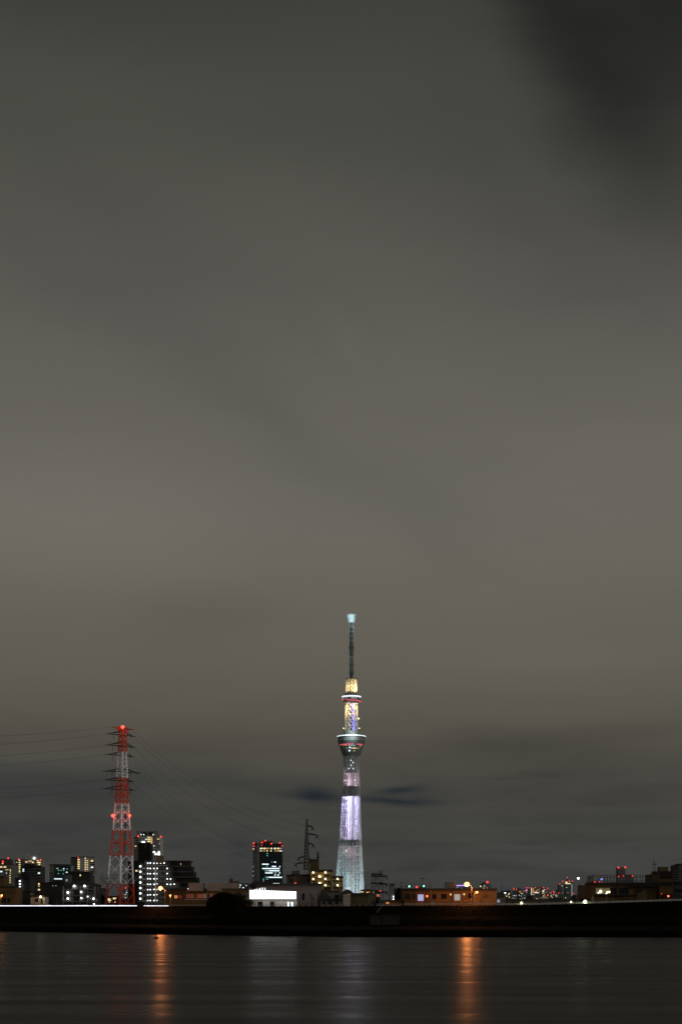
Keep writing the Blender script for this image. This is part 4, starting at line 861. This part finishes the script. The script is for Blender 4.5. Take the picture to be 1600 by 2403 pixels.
# ------------------------------------------------------------------ terrain
SH = [(-900, 640), (-400, 628), (0, 607), (400, 545), (800, 509), (1600, 500), (2400, 496), (3200, 490)]
CREST = [(-900, 10.3), (0, 10.45), (400, 10.6), (800, 10.75), (1100, 10.95), (1250, 11.25), (1400, 11.9), (1600, 13.0), (2000, 14.0), (3200, 14)]
def shoreY(px): return lerp(SH, px)
def crestZ(px): return lerp(CREST, px)
OFF_ROAD = 96     # road starts this far behind the shoreline
def crestY(px): return shoreY(px) + OFF_ROAD
pxs = list(range(-900, 3201, 20))
gv, gf, gm = [], [], []
def prof_row(px):
    s_ = shoreY(px); c = crestZ(px); r0 = random.Random(int(px) + 5)
    j = lambda a: r0.uniform(-a, a)
    return [(s_ - 12, -2.5, 0), (s_, -.3 + j(.1), 1), (s_ + 4, .9 + j(.15), 1), (s_ + 9, 2.3 + j(.15), 0), (s_ + 13, 2.6 + j(.15), 0), (s_ + 30, 2.9 + j(.2), 0), (s_ + 52, 3.0 + j(.2), 0), (s_ + 62, 5.4 + j(.15), 0), (s_ + 70, 6.6, 0), (s_ + 73, 6.7, 0), (s_ + 86, c - .8 + j(.1), 0), (s_ + 90, c - .1, 0), (s_ + 95, c, 0), (s_ + 106, c, 0), (s_ + 125, GZ, 2), (s_ + 300, GZ, 2), (1500, GZ, 2), (4000, GZ, 2), (12000, GZ, 2), (45000, GZ, 2)]
rowsn = None
for px in pxs:
    pr = prof_row(px); rowsn = len(pr)
    for (y, z, m) in pr: gv.append((XX(px, y), y, z))
for i in range(len(pxs) - 1):
    for j in range(rowsn - 1):
        a = i * rowsn + j; gf.append((a, a + rowsn, a + rowsn + 1, a + 1)); gm.append({0: 0, 1: 1, 2: 2}[prof_row(pxs[i])[j][2]])
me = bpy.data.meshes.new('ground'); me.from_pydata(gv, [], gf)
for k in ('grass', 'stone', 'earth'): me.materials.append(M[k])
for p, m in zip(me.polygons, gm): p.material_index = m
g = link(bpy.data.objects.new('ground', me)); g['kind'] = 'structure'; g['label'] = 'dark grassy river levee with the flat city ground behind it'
def strip(name, o0, o1, dz, m, kind='structure', label=None):
    mb = MB()
    for a, c in zip(pxs, pxs[1:]):
        mb.quad((XX(a, shoreY(a) + o0), shoreY(a) + o0, crestZ(a) + dz), (XX(c, shoreY(c) + o0), shoreY(c) + o0, crestZ(c) + dz), (XX(c, shoreY(c) + o1), shoreY(c) + o1, crestZ(c) + dz), (XX(a, shoreY(a) + o1), shoreY(a) + o1, crestZ(a) + dz))
    o = part(None, name, mb, m); o['kind'] = kind
    if label: o['label'] = label
strip('road', 98.5, 105, .03, 'asphalt', label='levee road'); strip('road_marking', 99, 99.15, .04, 'paint'); strip('road_marking', 104.4, 104.55, .04, 'paint')
# near bank under the camera
nb = MB()
ypr = [(-400, 3), (-60, 3), (-30, 10.4), (6, 10.4), (40, 3), (75, 2), (100, -2.5)]
for (a, za), (c, zc) in zip(ypr, ypr[1:]): nb.quad((-900, a, za), (900, a, za), (900, c, zc), (-900, c, zc))
o = part(None, 'near_bank', nb, 'grass'); o['kind'] = 'structure'
# water
wm = bpy.data.materials.new('river_water'); wm.use_nodes = True; nt = wm.node_tree; bs = nt.nodes['Principled BSDF']
bs.inputs['Base Color'].default_value = (.006, .0065, .006, 1); bs.inputs['IOR'].default_value = 1.33; bs.inputs['Specular IOR Level'].default_value = .5
tc = nt.nodes.new('ShaderNodeTexCoord')
def nz(scale, st, det, rough=.55):
    mp = nt.nodes.new('ShaderNodeMapping'); mp.inputs['Scale'].default_value = st; n_ = nt.nodes.new('ShaderNodeTexNoise'); n_.inputs['Scale'].default_value = scale; n_.inputs['Detail'].default_value = det; n_.inputs['Roughness'].default_value = rough
    nt.links.new(tc.outputs['Object'], mp.inputs[0]); nt.links.new(mp.outputs[0], n_.inputs['Vector']); return n_
n1 = nz(.06, (.35, 1.8, 1), 5); mr_ = nt.nodes.new('ShaderNodeMapRange'); mr_.inputs[1].default_value = .3; mr_.inputs[2].default_value = .7; mr_.inputs[3].default_value = .22; mr_.inputs[4].default_value = .36
nt.links.new(n1.outputs['Fac'], mr_.inputs[0]); nt.links.new(mr_.outputs[0], bs.inputs['Roughness'])
n2 = nz(.12, (.3, 2.2, 1), 4, .5); bp = nt.nodes.new('ShaderNodeBump'); bp.inputs['Strength'].default_value = .3; bp.inputs['Distance'].default_value = .3
nt.links.new(n2.outputs['Fac'], bp.inputs['Height']); nt.links.new(bp.outputs[0], bs.inputs['Normal'])
df = nt.nodes.new('ShaderNodeBsdfDiffuse'); df.inputs[0].default_value = (.006, .0065, .006, 1); mx = nt.nodes.new('ShaderNodeMixShader'); mx.inputs[0].default_value = .48
mm_ = nt.nodes.new('ShaderNodeMapRange'); mm_.inputs[1].default_value = .3; mm_.inputs[2].default_value = .7; mm_.inputs[3].default_value = .42; mm_.inputs[4].default_value = .58; n3 = nz(.035, (.25, 2.6, 1), 6, .6); nt.links.new(n3.outputs['Fac'], mm_.inputs[0]); nt.links.new(mm_.outputs[0], mx.inputs[0])
nt.links.new(bs.outputs[0], mx.inputs[1]); nt.links.new(df.outputs[0], mx.inputs[2]); nt.links.new(mx.outputs[0], nt.nodes['Material Output'].inputs[0])
M['water'] = wm
o = part(None, 'river_water', MB().quad((-1500, 60, 0), (1500, 60, 0), (1500, 720, 0), (-1500, 720, 0)), 'water'); o['kind'] = 'structure'; o['label'] = 'smooth dark river with lamp reflections'

# reeds at the shore
mb = MB()
for i in range(5200):
    px = rnd.uniform(-60, 1660); s_ = shoreY(px) + rnd.uniform(-.5, 7); x = XX(px, s_); z0 = max(-.2, (s_ - shoreY(px)) * .25 - .4)
    h_ = rnd.uniform(.3, 1.2); w = rnd.uniform(.1, .3); dx = rnd.uniform(-.3, .3)
    mb.tri((x - w, s_, z0), (x + w, s_, z0), (x + dx, s_ + rnd.uniform(-.2, .2), z0 + h_))
single('reeds', 'dark reeds and grass along the far waterline', 'reeds', mb, 'grass', kind='stuff')
mb = MB()
for i in range(9000):
    px = rnd.uniform(-60, 1660); o_ = rnd.choice([rnd.uniform(52, 97), rnd.uniform(86, 97)]); s_ = shoreY(px) + o_; x = XX(px, s_)
    c = crestZ(px); z0 = lerp([(52, 3), (62, 5.4), (70, 6.6), (73, 6.7), (86, c - .8), (90, c - .1), (97, c)], o_) - .05
    h_ = rnd.uniform(.12, .4); w = rnd.uniform(.08, .25)
    mb.tri((x - w, s_, z0), (x + w, s_, z0), (x + rnd.uniform(-.2, .2), s_, z0 + h_))
single('grass_tufts', 'rough grass on the levee slope', 'grass', mb, 'grass', kind='stuff')

# ------------------------------------------------------------------ levee rails
def cpos(px, off=97.0, dz=0): y = shoreY(px) + off; return (XX(px, y), y, crestZ(px) + dz)
def rail(label, a, c, step, hgt, m, name='guard_rail', off=97.0, beams=(.9, .5), pr=.06, br=.05, dz=0, postm=None):
    t = thing(name, label, 'railing', *cpos((a + c) / 2, off, dz)); px = a
    while px <= c + .01:
        p = Vector(cpos(px, off, dz)); part(t, 'post', MB().bar(p - Vector((0, 0, .1)), p + Vector((0, 0, hgt)), pr, n=5), postm or m); px += step
    for hh in beams:
        mb = MB(); n = max(2, int((c - a) / 20))
        for i in range(n): mb.bar(Vector(cpos(a + (c - a) * i / n, off, dz)) + Vector((0, 0, hh * hgt)), Vector(cpos(a + (c - a) * (i + 1) / n, off, dz)) + Vector((0, 0, hh * hgt)), br, n=5)
        part(t, 'rail', mb, m)
    return t
t = rail('steel guard rail along the left levee road with added glowing strips standing for a car light trail', -80, 400, 12, .95, 'steel', beams=(.95, .1))
# car light trail, put in as separate glowing strips along the rail
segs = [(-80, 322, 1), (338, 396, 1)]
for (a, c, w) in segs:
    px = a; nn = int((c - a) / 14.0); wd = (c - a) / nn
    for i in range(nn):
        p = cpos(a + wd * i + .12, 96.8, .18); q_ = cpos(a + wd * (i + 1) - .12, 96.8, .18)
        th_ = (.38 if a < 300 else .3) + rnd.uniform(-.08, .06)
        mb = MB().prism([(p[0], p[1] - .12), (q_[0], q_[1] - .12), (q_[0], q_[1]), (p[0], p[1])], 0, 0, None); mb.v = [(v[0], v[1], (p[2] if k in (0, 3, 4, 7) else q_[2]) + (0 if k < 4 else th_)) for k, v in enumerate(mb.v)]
        part(t, 'trail_strip', mb, 'strip')
rail('low grey guard rail between the street lamp and the dark tree', 400, 592, 12, .8, 'paint', beams=(.95, .55))
rail('pale handrail on the levee edge in front of the warehouses', 596, 880, 14.6, .75, 'steel', beams=(.96,), postm='paint', pr=.09)
rail('white picket railing by the steps below the gantry', 884, 944, 7, 1.0, 'paint', beams=(.95, .3), pr=.1)
rail('white railing lit orange in front of the ochre building', 948, 1164, 10.8, 1.0, 'paint', beams=(.98, .8), pr=.07, br=.07)
rail('grey guard rail of the rising road on the right', 1166, 1640, 15, .85, 'paint', beams=(.95, .65, .3), br=.09)
t = rail('lower path railing with small white posts halfway down the slope', 590, 800, 15, .7, 'paint', off=91.5, beams=(), pr=.07, dz=-.25)
# steps railing
t = thing('stair_railing', 'thin pale railing running down the levee beside the steps', 'railing', *cpos(892, 85, -2))
for i in range(6): part(t, 'post', MB().bar(Vector(cpos(899 - i * 2.8, 95 - i * 3.4, -.1 - i * .55)), Vector(cpos(899 - i * 2.8, 95 - i * 3.4, .8 - i * .55)), .05), 'lconcrete')
part(t, 'rail', MB().bar(cpos(899, 95, .8), cpos(885, 78, -2.2), .05), 'lconcrete')
# red path markers on right slope
for i in range(26):
    px = 1396 + i * 8.2 + rnd.uniform(-1.5, 1.5); y = shoreY(px) + 84
    single('path_marker', 'tiny red marker light in the dotted row along the lower right slope', 'marker light', MB().bar((XX(px, y), y, ZZ(2144.6 - i * .09, y)), (XX(px, y), y, ZZ(2143.3 - i * .09, y)), .1, n=5).ball((XX(px, y), y - .05, ZZ(2142.6 - i * .09, y)), .1 + .06 * rnd.random(), 6), 'sred', 'red marker lights on the right slope')
for (px, sz) in ((1223, .5), (1339, .38)):
    t = thing('bollard_light', 'low yellow lamp on the levee edge below the far skyline cluster' if px == 1223 else 'low yellow lamp on the levee edge left of the tall white street lamp', 'lamp', *cpos(px))
    part(t, 'post', MB().bar(cpos(px, 96.5, -.2), cpos(px, 96.5, .8), .1), 'steel'); part(t, 'lamp_head', MB().ball(cpos(px, 96.5, 1.0), sz, 8), 'yell')

# ------------------------------------------------------------------ street lamps
def street_lamp(label, px, py, polepx, c, m, pw, r=.5, Y=None, arm=True, polem='steel'):
    y = Y or crestY(px) + 11.0; z = ZZ(py, y); x = XX(px, y); xp = XX(polepx, y); zb = crestZ(px) if not Y else GZ
    t = thing('street_lamp', label, 'street lamp', xp, y, zb)
    mb = MB().bar((xp, y, zb - .3), (xp, y, z - .9), .14, .1, n=8)
    part(t, 'pole', mb, polem)
    part(t, 'arm', MB().bar((xp, y, z - .95), (xp + (x - xp) * .6, y, z + .1), .1).bar((xp + (x - xp) * .6, y, z + .1), (x, y, z + .5), .09), polem)
    hd = part(t, 'lamp_head', MB().ball((x, y, z + .25), .42, 10, .5), 'dsteel')
    part(hd, 'bulb', MB().ball((x, y - .1, z), r, 12, .8), m)
    light(t, 'POINT', (x, y - .4, z - r - .25), pw, c, .45)
    return t
SOD = (1, .3, .08)
street_lamp('glaring orange sodium street lamp on the levee road by the white-lamp apartments', 377, 2084, 388, SOD, 'sodium', 6500, 1.0)
street_lamp('smaller orange lamp just right of the glaring one by the apartments', 400, 2101, 400.6, SOD, 'sodium', 450, .42, Y=668)
street_lamp('orange lamp at the left edge of the scene', 5, 2101, 3, SOD, 'sodium', 700, .5, Y=735)
street_lamp('glaring orange sodium street lamp above the ochre building', 1095, 2075, 1106.5, SOD, 'sodium', 8500, 1.15)
street_lamp('smaller orange lamp just right of the glaring one at the ochre building', 1118.5, 2093.5, 1112, SOD, 'sodium', 900, .5, Y=627)
street_lamp('tall slim street lamp with a cold white head on the right', 1356, 2061, 1358, (.85, .85, 1), 'whitel', 90, .5, polem='dsteel')
street_lamp('small white lamp on a pole left of the far skyline', 1184.5, 2095, 1185.5, (.9, .95, 1), 'whitel', 60, .35, Y=690)
t = thing('floodlight', 'low greenish white floodlight on the levee edge right of the tall white lamp', 'floodlight', *cpos(1372, 96.5))
part(t, 'post', MB().bar(cpos(1372, 96.5, -.2), cpos(1372, 96.5, 1.0), .1), 'steel'); y = cpos(1372, 96.5)[1]; part(t, 'lamp_head', MB().ball(P3(1372, 2116, y), .7, 12), 'greenflood'); light(t, 'POINT', P3(1372, 2115, y - 1.4), 15, (.8, 1, .4), .4)
# traffic signals and poles
def pole(label, px, top, Y, r=.16, m='brown', name='utility_pole', cross=()):
    t = thing(name, label, 'pole', XX(px, Y), Y, crestZ(px) - .2)
    part(t, 'shaft', MB().bar((XX(px, Y), Y, crestZ(px) - .3), (XX(px, Y), Y, ZZ(top, Y)), r, r * .7, n=8), m)
    for (y, xa, xb) in cross: part(t, 'crossarm', MB().bar(P3(xa, y, Y), P3(xb, y, Y), .09, n=5), m)
    return t
for (px, lx, top, side) in ((941, 960, 2068, 1), (1010, 994, 2070, -1)):
    t = pole(f'{"left" if side > 0 else "right, thicker"} brown signal pole holding a green traffic light', px, top, 612, .17 if side > 0 else .3, 'rust' if side < 0 else 'brown', 'signal_pole', [(2080, min(px - 3, lx), max(px + 3, lx))])
    part(t, 'signal_head', MB().box(XX(lx - 7, 612), XX(lx + 5, 612), 611.6, 612.1, ZZ(2082.3, 612), ZZ(2077.8, 612)), 'dsteel')
    part(t, 'green_lamp', MB().ball(P3(lx, 2080 if side > 0 else 2079.4, 611.5), .42, 8), 'greenl')
t = pole('short post with a glowing red signal beside the lavender window', 1004, 2100, 614, .1, 'brown', 'signal_pole'); part(t, 'red_lamp', MB().ball(P3(1001.5, 2103, 613.6), .48, 8), 'redsig'); part(t, 'signal_head', MB().box(XX(999, 614), XX(1006, 614), 613.9, 614.2, ZZ(2107, 614), ZZ(2100, 614)), 'dsteel')
t = pole('leaning pale utility pole left of the glaring apartment lamp', 342, 2113, 648, .2, 'concrete')
light(t, 'SPOT', P3(341, 2112, 646), 90000, (1, .95, 1), .5, aim=(XX(287, 762), 762, ZZ(1860, 762)), cone=58, blend=.9, name='pylon_fill_light')  # added fill light without a real lamp, brightens the banded pylon
pole('short concrete utility pole in front of the warehouse right side', 732, 2098, 618, .16, 'dsteel', cross=[(2099, 724, 733), (2101.5, 726, 733)])
pole('slim pole in front of the grey low building', 489, 2096, 640, .1, 'concrete', cross=[(2097, 484, 490)])
pole('thin pale pole in front of the fenced building', 1422.5, 2098, 600, .07, 'lconcrete')
pole('thin pale pole with small sign near the floodlight', 1390, 2101, 606, .07, 'lconcrete', cross=[(2108, 1387, 1393), (2111, 1386, 1394), (2114, 1386, 1394)])
pole('thin dark pole left of the apartments with balcony lamps', 134, 2108, 708, .07, 'concrete')
pole('thin dark pole by the rust brown building', 44, 2106, 712, .07, 'concrete')
t = thing('relay_cabinet', 'orange lit metal cabinet at the foot of the thick signal pole', 'cabinet', *cpos(1015, 98)); part(t, 'body', MB().box(XX(1012, 610), XX(1017.5, 610), 604.8, 605.8, crestZ(1015) - .2, ZZ(2115.5, 606)), 'lconcrete'); part(t, 'roof', MB().box(XX(1011.6, 610), XX(1018, 610), 604.6, 606, ZZ(2115.4, 606), ZZ(2114.8, 606)), 'dconcrete')

# ------------------------------------------------------------------ trees
def tree(label, px, py_top, py_base, Y, wpx, n, seed, trunk=True, name='tree', leafs=.45, group=None, dense=.0, lobes=9):
    r0 = random.Random(seed); zb = ZZ(py_base, Y); zt = ZZ(py_top, Y); x = XX(px, Y); hh = zt - zb; w = wpx / F * Y / 2
    t = thing(name, label, 'tree', x, Y, zb, group)
    mb = MB().bar((x, Y, zb - .4), (x + .2, Y, zb + hh * .45), w * .07, w * .045, n=8)
    for i in range(9):
        a = r0.uniform(0, 6.28); e = r0.uniform(.3, .9)
        mb.bar((x + .1, Y, zb + hh * r0.uniform(.2, .45)), (x + w * .7 * math.cos(a), Y + w * .7 * math.sin(a), zb + hh * (.45 + .4 * e)), w * .03, w * .01, n=5)
    part(t, 'trunk', mb, 'bark')
    lb = [(x, Y, zb + hh * .55, w * .8, hh * .4)]
    for i in range(lobes):
        a = 2 * math.pi * i / lobes + r0.uniform(-.3, .3); rr = r0.uniform(.45, .7); e = r0.uniform(.25, .75)
        lb.append((x + w * rr * math.cos(a), Y + w * rr * math.sin(a), zb + hh * e, w * r0.uniform(.3, .45), hh * r0.uniform(.18, .27)))
    lb.append((x - w * .1, Y, zb + hh * .8, w * .45, hh * .19))
    cr_ = MB()
    for i in range(n):
        c = r0.choice(lb) if r0.random() < .75 else lb[0]
        d = Vector((r0.gauss(0, 1), r0.gauss(0, 1), r0.gauss(0, 1))).normalized() * (r0.random() ** .25) * r0.choice([1, 1, 1, 1.06])
        p = Vector((c[0] + d.x * c[3], c[1] + d.y * c[3], c[2] + d.z * c[4]))
        if p.z < zb + .2: p.z = zb + r0.uniform(.2, 1.5)
        u = Vector((r0.gauss(0, 1), r0.gauss(0, 1), r0.gauss(0, 1))).normalized(); v = u.cross(Vector((r0.gauss(0, 1), r0.gauss(0, 1), r0.gauss(0, 1)))).normalized()
        s_ = leafs * r0.uniform(.5, 1.1); cr_.quad(tuple(p - u * s_), tuple(p - v * s_ * .6), tuple(p + u * s_), tuple(p + v * s_ * .6))
    part(t, 'crown', cr_, 'leaf'); return t
tree('large round black tree on the levee slope in front of the billboard', 531, 2092, 2166, 594, 92, 15000, 3, lobes=11)
tree('sparse scrubby bush between the black tree and the annex', 586, 2110, 2130, 610, 30, 700, 5, leafs=.2, name='bush')
tree('dark tree clump behind the low dark stepped block', 937, 2084, 2116, 860, 22, 2500, 6)
tree('small dark tree at the foot of the apartments with balcony lamps', 238, 2098, 2124, 770, 20, 1800, 8)
tree('dark tree behind the olive warehouse right end', 876, 2106, 2124, 690, 24, 1800, 9)
tree('dark shrub at the corner of the fenced tan building', 1364, 2108, 2124, 640, 12, 900, 10, name='shrub', leafs=.3)

# sheds on the flood plain
for (a, c, top, lab) in ((868, 894, 2150, 'dark flat shed on the riverside below the steps'), (896, 937, 2149, 'long dim shed on the riverside right of the flat shed')):
    Y = 562; zt = ZZ(top, Y); x0, x1 = XX(a, Y), XX(c, Y); t = thing('shed', lab, 'shed', (x0 + x1) / 2, Y, 3)
    part(t, 'wall', MB().box(x0, x1, Y, Y + 4, 2.6, zt), 'tin'); part(t, 'roof', MB().box(x0 - .3, x1 + .3, Y - .4, Y + 4.3, zt + .003, zt + .25), 'tin'); part(t, 'door', MB().box(x0 + .6, x0 + 1.6, Y - .06, Y + .05, 2.9, zt - .5), 'dsteel')
# buoy in the river
BY = H * F / (2203 - HY); t = thing('buoy', 'small dark channel buoy with a leaning pole at the top of the orange reflection', 'buoy', XX(366, BY), BY, 0)
part(t, 'float', MB().lathe(XX(366, BY), BY, [(.2, -.4), (.9, -.1), (1.0, .25), (.5, .5)], 14), 'dsteel'); part(t, 'pole', MB().bar((XX(366, BY), BY, .4), (XX(368, BY), BY, 1.75), .09), 'dsteel'); part(t, 'top_mark', MB().bar((XX(368, BY), BY, 1.7), (XX(368.2, BY), BY, 2.0), .2), 'dsteel')

# ------------------------------------------------------------------ sky
w = bpy.data.worlds.new('World'); sc.world = w; w.use_nodes = True; nt = w.node_tree; nt.nodes.clear(); w.cycles.sampling_method = 'NONE'
def N(t_, **k):
    n_ = nt.nodes.new(t_)
    for a, v in k.items(): setattr(n_, a, v)
    return n_
def mth(op, a, b_=None, c=None):
    n_ = N('ShaderNodeMath', operation=op)
    for i, v in enumerate((a, b_, c)):
        if v is None: continue
        if isinstance(v, (int, float)): n_.inputs[i].default_value = v
        else: nt.links.new(v, n_.inputs[i])
    return n_.outputs[0]
tc = N('ShaderNodeTexCoord'); sep = N('ShaderNodeSeparateXYZ'); nt.links.new(tc.outputs['Generated'], sep.inputs[0])
X_, Y_, Z_ = sep.outputs
az0 = mth('ARCTAN2', X_, Y_); el0 = mth('ARCSINE', Z_)
comb = N('ShaderNodeCombineXYZ'); nt.links.new(az0, comb.inputs[0]); nt.links.new(el0, comb.inputs[1])
def noise(scale, sx, sy, det, seed, rough=.5, dist=0, rot=0):
    mp = N('ShaderNodeMapping'); mp.inputs['Scale'].default_value = (sx, sy, 1); mp.inputs['Location'].default_value = (seed, seed * .7, 0); mp.inputs['Rotation'].default_value = (0, 0, rot)
    n_ = N('ShaderNodeTexNoise'); n_.inputs['Scale'].default_value = scale; n_.inputs['Detail'].default_value = det; n_.inputs['Roughness'].default_value = rough; n_.inputs['Distortion'].default_value = dist
    nt.links.new(comb.outputs[0], mp.inputs[0]); nt.links.new(mp.outputs[0], n_.inputs['Vector']); return mth('SUBTRACT', n_.outputs['Fac'], .5)
w1 = noise(9, 1, 3.2, 4, 3.1); w2 = noise(9, 1, 2.5, 4, 11.7)
az = mth('MULTIPLY_ADD', w1, .05, az0); el = mth('MULTIPLY_ADD', w2, .014, el0)
def E(py): return math.atan((HY - py) / F)
def A(px): return math.atan((px - CX) / F)
# (px, py, half-width px, half-height px, amount)
# (px, py, half-width px, half-height px, amount, tilt in degrees (clockwise), blue)
blobs = [(1600, 30, 400, 320, -.42, 25, 0), (1400, 190, 320, 110, -.07, 58, 0), (1260, 0, 190, 130, -.12, 50, 0), (1500, 330, 330, 160, -.06, 50, 0), (1590, 50, 190, 170, -.16, 0, 0), (1320, 130, 300, 90, -.17, 55, 0), (1600, 380, 330, 190, -.13, 15, 0), (1330, 620, 320, 70, -.05, 35, 0), (1230, 330, 300, 60, .04, 55, 0), (1150, 120, 330, 60, .03, 62, 0),
         (430, 840, 360, 70, -.065, 33, 0), (330, 560, 340, 70, -.06, 32, 0), (130, 700, 250, 60, -.04, 30, 0), (250, 330, 420, 130, .05, 20, 0), (840, 620, 380, 110, .05, 38, 0), (815, 800, 70, 28, .06, 50, 0), (520, 700, 420, 45, .025, 33, 0), (640, 960, 250, 60, -.05, 40, 0), (1000, 880, 260, 60, .025, 25, 0), (60, 30, 300, 90, -.06, 0, 0),
         (140, 1200, 420, 170, .10, 5, 0), (1450, 1050, 330, 120, .05, 5, 0), (1060, 1290, 150, 45, -.06, 25, 0), (1000, 1180, 420, 60, -.04, 20, 0), (480, 1450, 200, 60, -.07, -5, 0), (180, 1560, 260, 70, .04, 0, 0), (1350, 1560, 300, 50, .05, 0, 0),
         (945, 1857, 58, 10, -.46, -6, 1), (925, 1884, 90, 10, -.5, 3, 1), (1000, 1872, 50, 24, -.14, 0, 1), (762, 1868, 58, 22, -.52, 8, 1), (715, 1872, 60, 8, -.16, 5, 1), (560, 1850, 170, 30, -.10, 12, 1),
         (1260, 1820, 70, 9, -.20, -3, 0), (1200, 1834, 60, 5, -.12, 0, 0), (1230, 1755, 190, 34, -.2, 6, 0), (1450, 1730, 160, 26, -.12, 0, 0), (1330, 1870, 230, 26, -.13, 0, 0), (1480, 1850, 120, 12, -.07, 0, 0),
         (40, 1850, 230, 48, -.24, 0, 1), (270, 1845, 110, 34, -.14, 0, 1), (130, 1945, 260, 45, -.16, 0, 1), (480, 1940, 140, 34, -.05, 0, 0), (1050, 1930, 240, 30, -.10, 0, 0), (560, 1990, 70, 42, -.13, -30, 1), (430, 1780, 200, 40, -.06, 10, 0), (600, 1765, 160, 24, -.07, 5, 0),
         (1020, 2036, 24, 8, .14, 0, 0), (512, 1995, 30, 34, .09, 20, 0), (1230, 1981, 40, 5, -.14, 0, 1), (1150, 2002, 160, 8, -.07, 0, 0), (1425, 1981, 40, 5, -.10, 0, 1), (1440, 1905, 300, 22, .05, 0, 0), (700, 1790, 160, 24, .08, 10, 0), (1500, 2050, 300, 30, .05, 0, 0), (960, 1975, 260, 10, -.08, 0, 0)]
tot = 1.0; tblue = 1.0
for (px, py, wx, wy, am, tilt, blue) in blobs:
    c_, s_ = math.cos(R(tilt)), math.sin(R(tilt))
    ux = mth('SUBTRACT', az, A(px)); uy = mth('SUBTRACT', el, E(py))
    dx = mth('MULTIPLY', mth('SUBTRACT', mth('MULTIPLY', ux, c_), mth('MULTIPLY', uy, s_)), F / wx); dy = mth('MULTIPLY', mth('ADD', mth('MULTIPLY', ux, s_), mth('MULTIPLY', uy, c_)), F / wy)
    g_ = mth('EXPONENT', mth('MULTIPLY', mth('ADD', mth('MULTIPLY', dx, dx), mth('MULTIPLY', dy, dy)), -1.0))
    if blue: tblue = mth('MULTIPLY_ADD', g_, am, tblue)
    else: tot = mth('MULTIPLY_ADD', g_, am, tot)
big = noise(4.5, 1, 2.2, 3, 5.3, .45, .3); tot = mth('MULTIPLY_ADD', big, .12, tot)
dg = noise(5, .5, 3.4, 4, 8.8, .5, .25, R(35)); tot = mth('MULTIPLY_ADD', dg, .16, tot)
low = noise(9, 1.1, 7, 6, 21.3, .55, .3)
lowm = mth('MAXIMUM', mth('SUBTRACT', 1.0, mth('MULTIPLY', el0, 1 / R(9))), 0.0)
tot = mth('ADD', tot, mth('MULTIPLY', mth('MULTIPLY', low, lowm), 1.05)); tot = mth('MAXIMUM', tot, .12)
ramp = N('ShaderNodeValToRGB'); ramp.color_ramp.interpolation = 'B_SPLINE'
nt.links.new(mth('MULTIPLY', mth('ABSOLUTE', el0), 1 / R(45)), ramp.inputs[0])
stops = [(2120, (58, 59, 59)), (2060, (62, 63, 61)), (1980, (66, 66, 63)), (1880, (68, 67, 62)), (1780, (76, 74, 67)), (1680, (89, 86, 77)), (1560, (97, 93, 84)), (1400, (102, 99, 90)), (1220, (106, 104, 96)), (1000, (100, 98, 91)), (750, (91, 89, 83)), (500, (81, 80, 74)), (250, (73, 73, 67)), (0, (65, 66, 60))]
els = [(E(py) / R(45), s2l(c)) for py, c in stops] + [(1.0, s2l((52, 53, 50)))]
cr = ramp.color_ramp; cr.elements[0].position = els[0][0]; cr.elements[0].color = (*els[0][1], 1); cr.elements[1].position = 1; cr.elements[1].color = (*els[-1][1], 1)
for p, c in els[1:-1]: e = cr.elements.new(p); e.color = (*c, 1)
sr = N('ShaderNodeSeparateColor'); nt.links.new(ramp.outputs[0], sr.inputs[0]); cc = N('ShaderNodeCombineColor')
tblue = mth('MAXIMUM', tblue, .15)
for i, (ex, bx) in enumerate(((1.04, 1.35), (1.0, 1.05), (.95, .62))): nt.links.new(mth('MULTIPLY', sr.outputs[i], mth('MULTIPLY', mth('POWER', tblue, bx), mth('MULTIPLY', mth('MAXIMUM', tot, 1.0), mth('POWER', mth('MINIMUM', tot, 1.0), ex)))), cc.inputs[i])
bg = N('ShaderNodeBackground'); nt.links.new(cc.outputs[0], bg.inputs[0]); bg.inputs[1].default_value = 1.0
out = N('ShaderNodeOutputWorld'); nt.links.new(bg.outputs[0], out.inputs[0])
# added weak sun lamp from the right, brightens pylon and building fronts
sl = bpy.data.lights.new('front_fill', 'SUN'); sl.energy = .3; sl.angle = R(12); sl.color = (1, .93, .85)
so = link(bpy.data.objects.new('front_fill', sl)); so.rotation_euler = Vector((-.75, .6, -.25)).to_track_quat('-Z', 'Y').to_euler()

# ------------------------------------------------------------------ camera
cd = bpy.data.cameras.new('camera'); co = link(bpy.data.objects.new('camera', cd)); co.location = (0, 0, H); co.rotation_euler = (R(90), 0, 0)
cd.sensor_fit = 'VERTICAL'; cd.sensor_height = 36; cd.sensor_width = 24; cd.lens = F * 36 / 2403; cd.shift_y = (HY - 1201.5) / 2403; cd.clip_end = 90000; cd.clip_start = .5
sc.camera = co
sc.view_settings.view_transform = 'Standard'; sc.view_settings.look = 'None'; sc.view_settings.exposure = 0; sc.view_settings.gamma = 1
sc.cycles.use_denoising = True; sc.cycles.denoising_prefilter = 'ACCURATE'; sc.cycles.adaptive_threshold = .006; sc.cycles.max_bounces = 5; sc.cycles.diffuse_bounces = 2; sc.cycles.glossy_bounces = 3; sc.cycles.sample_clamp_indirect = 4
